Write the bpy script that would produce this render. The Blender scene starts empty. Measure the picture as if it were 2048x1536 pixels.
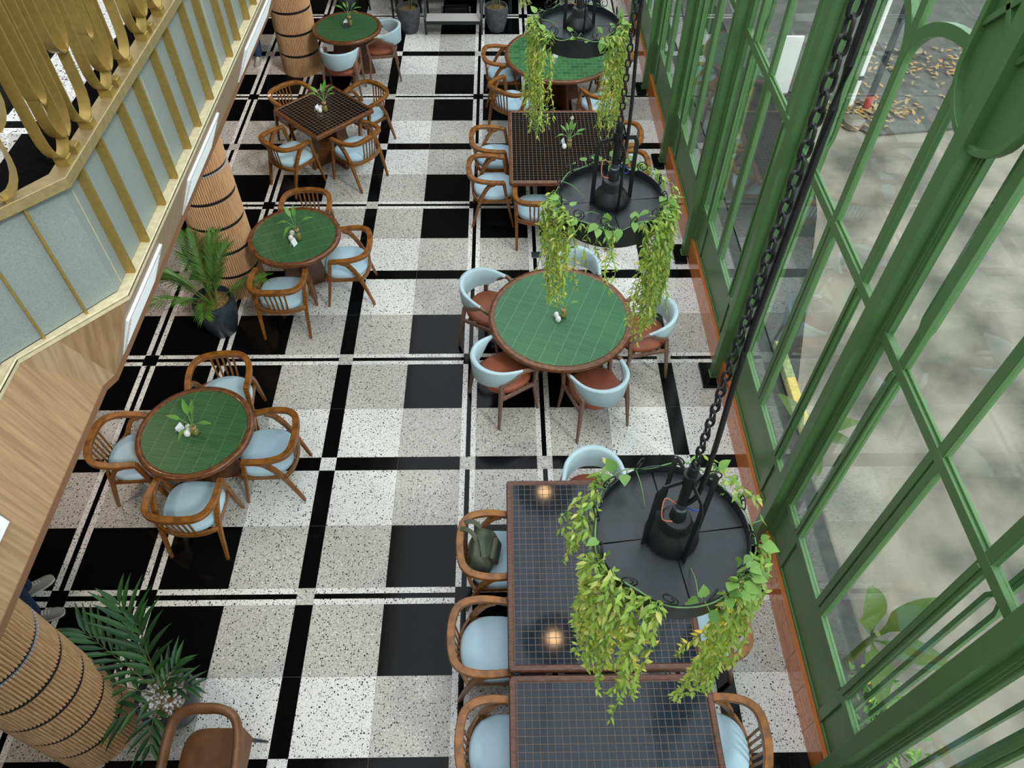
import bpy, math, random
from mathutils import Vector, Matrix, Euler, noise
from math import sin, cos, pi, radians, sqrt, atan2

random.seed(11)
S = bpy.context.scene
COL = S.collection

# ------------------------------------------------------------------ camera, sky, lamps, exposure
CAMP = Vector((0.41831, -2.6434, 6.12089))
_pitch, _roll, _yaw, _f = 0.87979, 0.00898, 0.02007, 1503.94
fw = Vector((sin(_yaw) * cos(_pitch), cos(_yaw) * cos(_pitch), -sin(_pitch)))
rt0 = Vector((cos(_yaw), -sin(_yaw), 0)); up0 = rt0.cross(fw)
rt = rt0 * cos(_roll) + up0 * sin(_roll); up = up0 * cos(_roll) - rt0 * sin(_roll)
cd = bpy.data.cameras.new('camera'); cam = bpy.data.objects.new('camera', cd); COL.objects.link(cam)
cd.sensor_width = 36.0; cd.lens = 36.0 * _f / 2048.0; cd.clip_start = 0.05; cd.clip_end = 300
m = Matrix((rt, up, -fw)).transposed().to_4x4(); m.translation = CAMP
cam.matrix_world = m
S.camera = cam

w = bpy.data.worlds.new('overcast_sky'); S.world = w; w.use_nodes = True
nt = w.node_tree; nt.nodes.clear()
tc = nt.nodes.new('ShaderNodeTexCoord'); sx = nt.nodes.new('ShaderNodeSeparateXYZ')
cr = nt.nodes.new('ShaderNodeValToRGB'); bg = nt.nodes.new('ShaderNodeBackground'); wo = nt.nodes.new('ShaderNodeOutputWorld')
nt.links.new(tc.outputs['Generated'], sx.inputs[0]); nt.links.new(sx.outputs['Z'], cr.inputs[0])
cr.color_ramp.elements[0].position = 0.0; cr.color_ramp.elements[0].color = (0.84, 0.90, 0.97, 1)
cr.color_ramp.elements[1].position = 0.6; cr.color_ramp.elements[1].color = (0.875, 0.945, 1.0, 1)
nt.links.new(cr.outputs[0], bg.inputs[0]); bg.inputs[1].default_value = 1.35
nt.links.new(bg.outputs[0], wo.inputs[0])

sl = bpy.data.lights.new('sun', 'SUN'); sl.energy = 1.1; sl.angle = radians(8); sl.color = (1.0, 0.985, 0.96)
sun = bpy.data.objects.new('sun', sl); COL.objects.link(sun)
sun.rotation_euler = Vector((-0.50, 0.55, -0.67)).to_track_quat('-Z', 'Y').to_euler()

S.view_settings.view_transform = 'Standard'
try: S.view_settings.look = 'None'
except Exception: pass
S.view_settings.gamma = 1.0
S.view_settings.use_curve_mapping = False
S.view_settings.exposure = 0.78

# ------------------------------------------------------------------ helpers
def lin(c):
    if isinstance(c, str):
        c = c.lstrip('#'); c = [int(c[i:i + 2], 16) / 255 for i in (0, 2, 4)]
    return tuple((x / 12.92 if x <= 0.04045 else ((x + 0.055) / 1.055) ** 2.4) for x in c[:3]) + (1.0,)

MATS = {}
def node(nt, t, **kw):
    n = nt.nodes.new(t)
    for k, v in kw.items(): setattr(n, k, v)
    return n
def newmat(name):
    mt = bpy.data.materials.new(name); mt.use_nodes = True
    nt = mt.node_tree; b = nt.nodes['Principled BSDF']
    MATS[name] = mt
    return mt, nt, b
def mat(name, col, rough=0.5, metal=0.0, spec=0.5, var=0.0, vscale=20, bump=0.0, bscale=200, stretch=None, coat=0.0, col2=None):
    """plain painted / fabric / metal surface with a light noise variation"""
    mt, nt, b = newmat(name)
    b.inputs['Roughness'].default_value = rough; b.inputs['Metallic'].default_value = metal
    b.inputs['Specular IOR Level'].default_value = spec; b.inputs['Coat Weight'].default_value = coat
    c = lin(col); b.inputs['Base Color'].default_value = c
    tcn = node(nt, 'ShaderNodeTexCoord')
    src = tcn.outputs['Object']
    if stretch:
        mp = node(nt, 'ShaderNodeMapping'); mp.inputs['Scale'].default_value = stretch
        nt.links.new(src, mp.inputs[0]); src = mp.outputs[0]
    if var > 0 or col2:
        nz = node(nt, 'ShaderNodeTexNoise'); nz.inputs['Scale'].default_value = vscale; nz.inputs['Detail'].default_value = 4
        nt.links.new(src, nz.inputs['Vector'])
        rp = node(nt, 'ShaderNodeValToRGB')
        c2 = lin(col2) if col2 else tuple(x * (1 - var) for x in c[:3]) + (1,)
        c1 = c if col2 else tuple(min(1, x * (1 + var)) for x in c[:3]) + (1,)
        rp.color_ramp.elements[0].position = 0.36; rp.color_ramp.elements[0].color = c2
        rp.color_ramp.elements[1].position = 0.64; rp.color_ramp.elements[1].color = c1
        nt.links.new(nz.outputs['Fac'], rp.inputs[0]); nt.links.new(rp.outputs[0], b.inputs['Base Color'])
    if bump > 0:
        n2 = node(nt, 'ShaderNodeTexNoise'); n2.inputs['Scale'].default_value = bscale; n2.inputs['Detail'].default_value = 3
        bp = node(nt, 'ShaderNodeBump'); bp.inputs['Strength'].default_value = bump; bp.inputs['Distance'].default_value = 0.004
        nt.links.new(src, n2.inputs['Vector']); nt.links.new(n2.outputs['Fac'], bp.inputs['Height']); nt.links.new(bp.outputs[0], b.inputs['Normal'])
    return mt

def terrazzo(name, base, chips, dens, scale=46, base2=None):
    mt, nt, b = newmat(name)
    b.inputs['Roughness'].default_value = 0.22; b.inputs['Specular IOR Level'].default_value = 0.4
    tcn = node(nt, 'ShaderNodeTexCoord')
    cur = None
    nz = node(nt, 'ShaderNodeTexNoise'); nz.inputs['Scale'].default_value = 60; nz.inputs['Detail'].default_value = 5
    nt.links.new(tcn.outputs['Object'], nz.inputs['Vector'])
    rp = node(nt, 'ShaderNodeValToRGB')
    rp.color_ramp.elements[0].position = .35; rp.color_ramp.elements[0].color = lin(base2 or base)
    rp.color_ramp.elements[1].position = .6; rp.color_ramp.elements[1].color = lin(base)
    nt.links.new(nz.outputs['Fac'], rp.inputs[0]); cur = rp.outputs[0]
    # small warp so the chips are angular fragments and not round dots
    wz = node(nt, 'ShaderNodeTexNoise'); wz.inputs['Scale'].default_value = 70
    nt.links.new(tcn.outputs['Object'], wz.inputs['Vector'])
    wm = node(nt, 'ShaderNodeMix', data_type='RGBA', blend_type='ADD'); wm.inputs[0].default_value = 0.012
    nt.links.new(tcn.outputs['Object'], wm.inputs[6]); nt.links.new(wz.outputs['Color'], wm.inputs[7])
    for k, (sc, th, sel, cols) in enumerate(chips):
        v = node(nt, 'ShaderNodeTexVoronoi'); v.inputs['Scale'].default_value = sc; v.inputs['Randomness'].default_value = 1
        nt.links.new(wm.outputs[2], v.inputs['Vector'])
        sp = node(nt, 'ShaderNodeSeparateColor'); nt.links.new(v.outputs['Color'], sp.inputs[0])
        a = node(nt, 'ShaderNodeMath', operation='MULTIPLY_ADD')          # threshold varies by chip
        a.inputs[1].default_value = th; a.inputs[2].default_value = th * 0.35
        nt.links.new(sp.outputs[1], a.inputs[0])
        l = node(nt, 'ShaderNodeMath', operation='LESS_THAN'); nt.links.new(v.outputs['Distance'], l.inputs[0]); nt.links.new(a.outputs[0], l.inputs[1])
        s2 = node(nt, 'ShaderNodeMath', operation='LESS_THAN'); s2.inputs[1].default_value = sel; nt.links.new(sp.outputs[0], s2.inputs[0])
        mu = node(nt, 'ShaderNodeMath', operation='MULTIPLY'); nt.links.new(l.outputs[0], mu.inputs[0]); nt.links.new(s2.outputs[0], mu.inputs[1])
        rc = node(nt, 'ShaderNodeValToRGB'); rc.color_ramp.interpolation = 'CONSTANT'
        while len(rc.color_ramp.elements) < len(cols): rc.color_ramp.elements.new(0.5)
        for i, cc in enumerate(cols):
            rc.color_ramp.elements[i].position = i / len(cols); rc.color_ramp.elements[i].color = lin(cc)
        nt.links.new(sp.outputs[2], rc.inputs[0])
        mx = node(nt, 'ShaderNodeMix', data_type='RGBA'); nt.links.new(mu.outputs[0], mx.inputs[0])
        nt.links.new(cur, mx.inputs[6]); nt.links.new(rc.outputs[0], mx.inputs[7]); cur = mx.outputs[2]
    nt.links.new(cur, b.inputs['Base Color'])
    return mt

def mosaic(name, c1, c2, grout, bw, rh, mortar, offset=0.0, rough=0.15, rot=0.0, bumpk=0.3, loc=(0, 0, 0), plane='XY', spec=0.5, freq=2):
    mt, nt, b = newmat(name)
    b.inputs['Specular IOR Level'].default_value = spec
    tcn = node(nt, 'ShaderNodeTexCoord'); mp = node(nt, 'ShaderNodeMapping')
    mp.inputs['Rotation'].default_value = (0, 0, rot); mp.inputs['Location'].default_value = loc
    src = tcn.outputs['Object']
    if plane == 'YZ':
        s = node(nt, 'ShaderNodeSeparateXYZ'); c = node(nt, 'ShaderNodeCombineXYZ')
        nt.links.new(src, s.inputs[0]); nt.links.new(s.outputs[1], c.inputs[0]); nt.links.new(s.outputs[2], c.inputs[1]); src = c.outputs[0]
    nt.links.new(src, mp.inputs[0])
    br = node(nt, 'ShaderNodeTexBrick'); br.offset = offset; br.offset_frequency = freq; br.squash = 1.0
    br.inputs['Color1'].default_value = lin(c1); br.inputs['Color2'].default_value = lin(c2); br.inputs['Mortar'].default_value = lin(grout)
    br.inputs['Scale'].default_value = 1.0; br.inputs['Mortar Size'].default_value = mortar; br.inputs['Mortar Smooth'].default_value = 0.1
    br.inputs['Brick Width'].default_value = bw; br.inputs['Row Height'].default_value = rh; br.inputs['Bias'].default_value = 0.0
    nt.links.new(mp.outputs[0], br.inputs['Vector'])
    nt.links.new(br.outputs['Color'], b.inputs['Base Color'])
    mr = node(nt, 'ShaderNodeMapRange'); mr.inputs['To Min'].default_value = rough; mr.inputs['To Max'].default_value = 0.7
    nt.links.new(br.outputs['Fac'], mr.inputs[0]); nt.links.new(mr.outputs[0], b.inputs['Roughness'])
    bp = node(nt, 'ShaderNodeBump'); bp.invert = True; bp.inputs['Strength'].default_value = bumpk; bp.inputs['Distance'].default_value = 0.002
    nt.links.new(br.outputs['Fac'], bp.inputs['Height']); nt.links.new(bp.outputs[0], b.inputs['Normal'])
    return mt

def glassmat(name, tint=(0.9, 0.95, 0.93), k=1.0, base=0.05):
    mt = bpy.data.materials.new(name); mt.use_nodes = True; MATS[name] = mt
    nt = mt.node_tree; nt.nodes.clear()
    o = node(nt, 'ShaderNodeOutputMaterial'); tr = node(nt, 'ShaderNodeBsdfTransparent'); gl = node(nt, 'ShaderNodeBsdfGlossy')
    tr.inputs[0].default_value = tint + (1,); gl.inputs['Roughness'].default_value = 0.0; gl.inputs[0].default_value = (0.96, 1, 0.99, 1)
    lw = node(nt, 'ShaderNodeLayerWeight'); lw.inputs[0].default_value = 0.5
    pw = node(nt, 'ShaderNodeMath', operation='POWER'); pw.inputs[1].default_value = 5.0; nt.links.new(lw.outputs['Facing'], pw.inputs[0])
    ma = node(nt, 'ShaderNodeMath', operation='MULTIPLY_ADD'); ma.inputs[1].default_value = 0.95 * k; ma.inputs[2].default_value = base; ma.use_clamp = True
    nt.links.new(pw.outputs[0], ma.inputs[0])
    mx = node(nt, 'ShaderNodeMixShader'); nt.links.new(ma.outputs[0], mx.inputs[0]); nt.links.new(tr.outputs[0], mx.inputs[1]); nt.links.new(gl.outputs[0], mx.inputs[2])
    nt.links.new(mx.outputs[0], o.inputs[0])
    return mt

def leafmat(name, stops, rough=0.45, trans=0.25):
    mt, nt, b = newmat(name)
    ge = node(nt, 'ShaderNodeNewGeometry'); rp = node(nt, 'ShaderNodeValToRGB')
    while len(rp.color_ramp.elements) < len(stops): rp.color_ramp.elements.new(0.5)
    for i, (p, c) in enumerate(stops):
        rp.color_ramp.elements[i].position = p; rp.color_ramp.elements[i].color = lin(c)
    nt.links.new(ge.outputs['Random Per Island'], rp.inputs[0]); nt.links.new(rp.outputs[0], b.inputs['Base Color'])
    b.inputs['Roughness'].default_value = rough
    tl = node(nt, 'ShaderNodeBsdfTranslucent'); nt.links.new(rp.outputs[0], tl.inputs[0])
    mx = node(nt, 'ShaderNodeMixShader'); mx.inputs[0].default_value = trans
    o = nt.nodes['Material Output']
    nt.links.new(b.outputs[0], mx.inputs[1]); nt.links.new(tl.outputs[0], mx.inputs[2]); nt.links.new(mx.outputs[0], o.inputs[0])
    return mt

class MB:
    """collects shapes, links them as ONE mesh object"""
    def __init__(s): s.v = []; s.f = []; s.mi = []; s.cur = 0
    def add(s, vs, fs):
        o = len(s.v); s.v += [tuple(p) for p in vs]
        for f in fs: s.f.append(tuple(i + o for i in f)); s.mi.append(s.cur)
    def box(s, c, d, M=None):
        x, y, z = d[0] / 2, d[1] / 2, d[2] / 2
        vs = [Vector((a * x, b * y, e * z)) for a in (-1, 1) for b in (-1, 1) for e in (-1, 1)]
        if M: vs = [M @ p for p in vs]
        vs = [p + Vector(c) for p in vs]
        s.add(vs, [(0, 1, 3, 2), (4, 6, 7, 5), (0, 4, 5, 1), (2, 3, 7, 6), (0, 2, 6, 4), (1, 5, 7, 3)])
    def bx(s, x0, x1, y0, y1, z0, z1):
        s.box(((x0 + x1) / 2, (y0 + y1) / 2, (z0 + z1) / 2), (abs(x1 - x0), abs(y1 - y0), abs(z1 - z0)))
    def prism(s, pts, z0, z1):
        n = len(pts)
        vs = [(p[0], p[1], z0) for p in pts] + [(p[0], p[1], z1) for p in pts]
        s.add(vs, [tuple(range(n))[::-1], tuple(range(n, 2 * n))] + [(i, (i + 1) % n, n + (i + 1) % n, n + i) for i in range(n)])
    def loft(s, rings, cap=True, closed=True):
        n = len(rings[0]); vs = [p for r in rings for p in r]; fs = []
        for k in range(len(rings) - 1):
            for i in range(n if closed else n - 1):
                j = (i + 1) % n
                fs.append((k * n + i, k * n + j, (k + 1) * n + j, (k + 1) * n + i))
        if cap:
            fs.append(tuple(range(n))[::-1]); fs.append(tuple(range((len(rings) - 1) * n, len(rings) * n)))
        s.add(vs, fs)
    def sweep(s, pts, prof, up=(0, 0, 1), sc=None, closed=False, cap=True):
        """prof: list of (side, up) offsets; sc: per point scale or (sx, sy)"""
        P = [Vector(p) for p in pts]; n = len(P); rings = []; up = Vector(up)
        for i, p in enumerate(P):
            a = P[i - 1] if (i > 0 or closed) else p; b = P[(i + 1) % n] if (i < n - 1 or closed) else p
            t = (b - a).normalized(); sd = t.cross(up)
            if sd.length < 1e-4: sd = t.cross(Vector((0.3, 1, 0.1)))
            sd.normalize(); nn = sd.cross(t)
            k = sc[i] if sc else 1.0
            kx, ky = (k if isinstance(k, (tuple, list)) else (k, k))
            rings.append([p + sd * (u * kx) + nn * (v * ky) for u, v in prof])
        if closed: rings.append(rings[0])
        s.loft(rings, cap=cap and not closed)
    def tube(s, pts, r, n=8, up=(0, 0, 1), sc=None, closed=False):
        s.sweep(pts, [(r * cos(2 * pi * i / n), r * sin(2 * pi * i / n)) for i in range(n)], up, sc, closed)
    def bar(s, pts, wd, ht, up=(0, 0, 1), sc=None, closed=False):
        a, b = wd / 2, ht / 2
        s.sweep(pts, [(-a, -b), (a, -b), (a, b), (-a, b)], up, sc, closed)
    def lathe(s, prof, c=(0, 0, 0), n=32, cap=True, flute=0, fa=0.0):
        rings = []
        for r, z in prof:
            rings.append([(c[0] + r * cos(2 * pi * i / n), c[1] + r * sin(2 * pi * i / n), c[2] + z) for i in range(n)])
        s.loft(rings, cap)
    def build(s, name, mats, parent=None, bevel=0, smooth=40, sub=0, seg=2):
        me = bpy.data.meshes.new(name); me.from_pydata(s.v, [], s.f)
        if not isinstance(mats, (list, tuple)): mats = [mats]
        for mt in mats: me.materials.append(mt)
        if len(mats) > 1: me.polygons.foreach_set('material_index', s.mi)
        me.update()
        if smooth:
            me.polygons.foreach_set('use_smooth', [True] * len(me.polygons))
            try: me.set_sharp_from_angle(angle=radians(smooth))
            except Exception: pass
        o = bpy.data.objects.new(name, me); COL.objects.link(o)
        if parent: o.parent = parent
        if bevel:
            b = o.modifiers.new('bevel', 'BEVEL'); b.width = bevel; b.segments = seg; b.limit_method = 'ANGLE'; b.angle_limit = radians(50)
        if sub:
            q = o.modifiers.new('sub', 'SUBSURF'); q.levels = sub; q.render_levels = sub
        return o

def thing(name, label=None, cat=None, loc=(0, 0, 0), rz=0.0, group=None, kind=None):
    o = bpy.data.objects.new(name, None); COL.objects.link(o); o.empty_display_size = 0.1
    o.location = loc; o.rotation_euler = (0, 0, rz)
    return tag(o, label, cat, group, kind)
def tag(o, label=None, cat=None, group=None, kind=None):
    if label: o['label'] = label
    if cat: o['category'] = cat
    if group: o['group'] = group
    if kind: o['kind'] = kind
    return o
KIDS = {}
def kids(o):
    return [c for c in bpy.data.objects if c.parent == o]
def copy_tree(o, parent=None):
    c = o.copy(); COL.objects.link(c); c.parent = parent
    if o.name not in KIDS: KIDS[o.name] = kids(o)
    for ch in KIDS[o.name]: copy_tree(ch, c)
    return c
def catmull(pts, n=6, closed=False):
    P = [Vector(p) for p in pts]; out = []; L = len(P)
    rng = range(L) if closed else range(L - 1)
    for i in rng:
        p0 = P[i - 1] if (i > 0 or closed) else P[i]; p1 = P[i]; p2 = P[(i + 1) % L]; p3 = P[(i + 2) % L] if (i + 2 < L or closed) else P[(i + 1) % L]
        for k in range(n):
            t = k / n
            out.append(0.5 * ((2 * p1) + (p2 - p0) * t + (2 * p0 - 5 * p1 + 4 * p2 - p3) * t * t + (3 * p1 - p0 - 3 * p2 + p3) * t ** 3))
    if not closed: out.append(P[-1])
    return out
def facing(d): return atan2(d[1], d[0]) - pi / 2      # local +Y points along d

# ------------------------------------------------------------------ materials
DARKC = ['#2b303b', '#38414f', '#22252d', '#54535b', '#64544c', '#434c5a']
M_white = terrazzo('white_terrazzo', '#f0eeea', [(52, .31, .46, DARKC), (104, .35, .52, ['#3a4150', '#555a66', '#6b5c52', '#2a2e38'])], 1, base2='#dfddd9')
M_grey = terrazzo('grey_terrazzo', '#cac6bf', [(60, .42, .55, ['#d9d7d3', '#c9c5bf', '#e6e4e0']), (56, .32, .48, DARKC), (100, .36, .5, ['#565a62', '#7a6f66', '#8b8a88', '#3a3f48'])], 1, base2='#b2aea8')
M_black = mat('black_granite', '#0a0a0b', rough=0.12, spec=0.15, var=.3, vscale=60)
M_grout = mat('grout', '#77726c', rough=0.9)
M_wood = mat('amber_wood', '#945d20', rough=0.36, var=0, col2='#693f11', vscale=5, stretch=(3, 3, 14), coat=0.08)
M_woodT = mat('table_wood', '#7a4a26', rough=0.36, col2='#53301a', vscale=5, stretch=(4, 4, 16), coat=0.2)
M_woodD = mat('dark_rim_wood', '#6b4433', rough=0.4, col2='#4a2c22', vscale=6, stretch=(3, 18, 8))
M_walnut = mat('walnut', '#8a6a57', rough=0.5, col2='#5f4639', vscale=9, stretch=(6, 6, 14))
M_blue = mat('pale_blue_fabric', '#b4d2e1', rough=0.85, spec=.2, var=.05, vscale=300, bump=.15, bscale=500)
M_shell = mat('pale_blue_leather', '#b2ccd5', rough=0.55, spec=.35, var=.04, vscale=8)
M_brown = mat('chestnut_leather', '#93523a', rough=0.5, spec=.4, var=.08, vscale=10)
M_tan = mat('tan_leather', '#80573a', rough=0.45, spec=.45, col2='#6c4529', vscale=9)
M_blackmetal = mat('black_metal', '#191b1d', rough=0.42, spec=.5, var=.2, vscale=25)
M_drum = mat('black_drum_paint', '#24282b', rough=0.38, spec=.5, var=.15, vscale=14)
M_gunmetal = mat('grey_metal', '#5b6066', rough=0.35, metal=.7)
M_chrome = mat('brushed_steel', '#c9ccd0', rough=0.25, metal=1.0)
M_brass = mat('pale_brass', '#ab986c', rough=.42, metal=.5, var=.1, vscale=30)
M_gold = mat('brushed_gold', '#ab9252', rough=0.4, metal=0.6, spec=.5, var=.08, vscale=40)
M_goldp = mat('pale_gold', '#d3c8a4', rough=0.45, metal=0.15, var=.10, vscale=30)
M_frost = mat('grey_green_frosted_glass', '#87928f', rough=0.42, spec=.35, var=.14, vscale=150, stretch=(2, 2, .8))
M_oak = mat('oak_veneer', '#b2926f', rough=0.5, col2='#94744f', vscale=3.2, stretch=(5, .8, 9))
M_oakd = mat('oak_edge', '#7d5a41', rough=0.5)
M_vent = mat('white_plastic', '#eef3f6', rough=0.4)
M_slat = mat('oak_slat', '#d8b086', rough=0.6, col2='#bd9268', vscale=4, stretch=(30, 30, 2))
M_groove = mat('black_rubber', '#0d0e14', rough=0.6)
M_silver = mat('silver_trim', '#cfd2d4', rough=0.3, metal=.4)
M_green = mat('green_paint', '#547a4a', rough=0.38, spec=.5, var=.04, vscale=6)
M_orange = mosaic('orange_glazed_tile', '#d07c3e', '#c27036', '#6d3c20', .265, .062, .0018, rough=.09, plane='YZ', bumpk=.25, spec=.8)
M_ledge = mat('orange_tile_ledge', '#bd6c30', rough=.3, spec=.6, var=.08, vscale=12)
M_glass = glassmat('window_glass', (0.93, 0.965, 0.95), k=1.0, base=.03)
M_bottle = glassmat('bottle_glass', (0.86, 0.88, 0.80), k=.8, base=.05)
M_tile = mosaic('black_mosaic', '#162029', '#1b2733', '#67574d', .05, .05, .0022, rough=.08, bumpk=.12, spec=.34)  # blue of the sky reflection is put into the tile colours
M_tile3 = mosaic('black_mosaic_matt', '#0d0d0e', '#121213', '#6e5849', .05, .05, .0022, rough=.2, bumpk=.2, spec=.2)
M_tile2 = mosaic('black_mosaic_small', '#0d0d0e', '#111113', '#7d6657', .054, .054, .0024, rough=.16, bumpk=.3)
M_kit = mosaic('green_kitkat_tile', '#1b5e36', '#164e2d', '#8f9c74', .145, .0145, .0011, rough=.36, spec=.25, bumpk=.3)
M_kit5 = mosaic('bright_green_kitkat_tile', '#1d6339', '#175330', '#8fb090', .15, .0145, .0011, rough=.3, spec=.3, bumpk=.3)
M_sub = mosaic('green_brick_tile', '#2f5f3c', '#457548', '#7f9a72', .125, .085, .0012, offset=.5, rough=.22, bumpk=.3)
M_concrete = mat('concrete', '#928a7b', rough=.85, col2='#58554e', vscale=1.3)
M_asphalt = mat('dark_paving', '#55544f', rough=.9, var=.15, vscale=5)
M_wall = mat('painted_plaster', '#c9c4b8', rough=.9)
M_walld = mat('dark_plaster', '#4a443c', rough=.9)
M_yellow = mat('yellow_paint', '#d0b55c', rough=.8, var=.2, vscale=30)
M_moss = mat('mossy_stone', '#8b9a6a', rough=.9, var=.25, vscale=20)
M_white_p = mat('white_ceramic', '#f0f0ee', rough=.25, spec=.6)
M_card = mat('card', '#e9edf2', rough=.6)
M_print = mat('dark_print', '#4b5058', rough=.6)
M_jute = mat('jute', '#b59468', rough=.9, var=.2, vscale=80)
M_water = mat('moss_water', '#8f8a4a', rough=.3, var=.35, vscale=90)
M_soil = mat('bark_soil', '#8b7440', rough=.95, col2='#4b3a22', vscale=60)
M_pebble = mat('white_pebbles', '#f4f4f2', rough=.6, col2='#8d8b88', vscale=45)
M_potd = mat('speckled_dark_glaze', '#1d242b', rough=.35, col2='#39424a', vscale=70)
M_potg = mat('grey_stone', '#4e5257', rough=.75, col2='#3b3e42', vscale=14)
M_stem = mat('green_stem', '#6f9a5e', rough=.6)
M_stemb = mat('olive_stem', '#5f6a2e', rough=.7)
M_vine = leafmat('vine_leaf', [(0, '#86a83a'), (.35, '#a3bf4c'), (.6, '#7fa23f'), (.86, '#bccb6a'), (1, '#d3cf72')])
M_heart = leafmat('pothos_leaf', [(0, '#6f9f4a'), (.5, '#8db75c'), (1, '#5e8c40')])
M_palm = leafmat('areca_leaf', [(0, '#3f6a22'), (.5, '#56842c'), (1, '#2f5520')], trans=.2)
M_palmd = leafmat('dark_palm_leaf', [(0, '#245032'), (.5, '#3b6b33'), (1, '#1e4429')], trans=.12)
M_vleaf = leafmat('lily_leaf', [(0, '#4f8a3a'), (.6, '#6aa04a'), (1, '#8fb04a')], trans=.15)
M_banana = leafmat('banana_leaf', [(0, '#31471a'), (.5, '#4f6a22'), (1, '#294017')], trans=.08)
M_flower = mat('yellow_flower', '#e7b83a', rough=.7)
M_debris = leafmat('dry_leaf', [(0, '#8a7a58'), (.6, '#b09a6c'), (1, '#c98f3a')])
M_olive = mat('olive_nylon', '#474d3f', rough=.55, col2='#33382c', vscale=9, bump=.9, bscale=22)
M_strap = mat('olive_webbing', '#4a5041', rough=.8)
M_jeans = mat('blue_denim', '#20395a', rough=.9, var=.2, vscale=60)
M_shirt = mat('dark_cotton', '#2c2f36', rough=.9)
M_skin = mat('skin', '#b98a6c', rough=.55)
M_hair = mat('black_hair', '#15110f', rough=.5)
M_shoe = mat('grey_suede', '#9a9791', rough=.8); M_sole = mat('white_rubber', '#dedcd6', rough=.6)
M_copper = mat('copper', '#c98a4f', rough=.3, metal=1)
M_tread = mat('grey_carpet', '#b3afab', rough=.95, var=.1, vscale=200)
M_stage = mat('black_board', '#1a2226', rough=.5)
M_redwire = mat('orange_wire', '#c07a55', rough=.5); M_bluewire = mat('blue_wire', '#3a5cc0', rough=.5)
M_red = mat('red_paint', '#c0564e', rough=.7)
def emis(name, col, st):
    mt, nt, b = newmat(name); b.inputs['Base Color'].default_value = lin(col)
    b.inputs['Emission Color'].default_value = lin(col); b.inputs['Emission Strength'].default_value = st
    return mt
M_bulb = emis('warm_bulb', '#ffcd92', 30)

# ------------------------------------------------------------------ floor
t, b = 0.6, 0.15088
def period_x(): return [('D', b), ('d', t), ('D', b), ('d', t), ('w', t), ('W', b), ('w', t), ('d', t)]
def period_y(): return [('D', b), ('d', t), ('w', t), ('W', b), ('w', t), ('d', t)]
def spans(per, lo, hi):
    L = sum(x for _, x in per); k = math.floor(lo / L); p = k * L; out = []
    while p < hi:
        for ty, x in per:
            a, c = max(p, lo), min(p + x, hi)
            if c - a > 1e-4: out.append((ty, a, c, p, p + x))
            p += x
    return out
fb = MB(); g = 0.0011
def quad(x0, x1, y0, y1, mi, z=0.0, gx=g):
    fb.cur = mi
    fb.add([(x0 + gx, y0 + gx, z), (x1 - gx, y0 + gx, z), (x1 - gx, y1 - gx, z), (x0 + gx, y1 - gx, z)], [(0, 1, 2, 3)])
FX0, FX1, FY0, FY1 = -7.0, 2.735, -6.0, 13.2
for cx, x0, x1, px0, px1 in spans(period_x(), FX0, FX1):
    for ry, y0, y1, py0, py1 in spans(period_y(), FY0, FY1):
        cT, rT = cx in 'dw', ry in 'dw'
        if cT and rT: quad(x0, x1, y0, y1, 0 if cx + ry == 'ww' else (2 if cx + ry == 'dd' else 1))
        elif cT or rT:
            ty = ry if cT else cx
            if ty == 'W': quad(x0, x1, y0, y1, 2)
            elif rT:
                for f0, f1, mi in ((0, .35, 0), (.35, .65, 2), (.65, 1, 0)):
                    a, c = max(x0, px0 + b * f0), min(x1, px0 + b * f1)
                    if c > a: quad(a, c, y0, y1, mi, gx=.0004)
            else:
                for f0, f1, mi in ((0, .35, 0), (.35, .65, 2), (.65, 1, 0)):
                    a, c = max(y0, py0 + b * f0), min(y1, py0 + b * f1)
                    if c > a: quad(x0, x1, a, c, mi, gx=.0004)
        else:
            quad(x0, x1, y0, y1, 0 if cx + ry == 'WW' else (2 if cx + ry == 'DD' else 1))
fb.cur = 3
fb.add([(FX0, FY0, -.0015), (FX1, FY0, -.0015), (FX1, FY1, -.0015), (FX0, FY1, -.0015), (FX0, FY0, -.2), (FX1, FY0, -.2), (FX1, FY1, -.2), (FX0, FY1, -.2)],
       [(0, 1, 2, 3), (4, 7, 6, 5), (0, 4, 5, 1), (1, 5, 6, 2), (2, 6, 7, 3), (3, 7, 4, 0)])
tag(fb.build('floor', [M_white, M_grey, M_black, M_grout], smooth=0), 'terrazzo floor of white, grey and black squares crossed by black bands', 'floor', kind='structure')
# one steel floor socket cover
fs = MB(); fs.bx(.785, .9, 4.42, 4.535, 0.0, .003)
# room shell beyond the picture
for nm, (x0, x1, y0, y1, z0, z1), mt in [('wall_left', (-7.2, -7.0, -6, 13.2, 0, 9), M_wall), ('wall_far', (-7.2, 3.2, 13.2, 13.4, 0, 9), M_walld),
                                         ('wall_back', (-7.2, 3.2, -6.2, -6, 0, 9), M_wall), ('ceiling', (-7.2, -4.2, -6.2, 13.4, 9, 9.2), M_walld)]:
    q = MB(); q.bx(x0, x1, y0, y1, z0, z1); tag(q.build(nm, mt, smooth=0), kind='structure')

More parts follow.
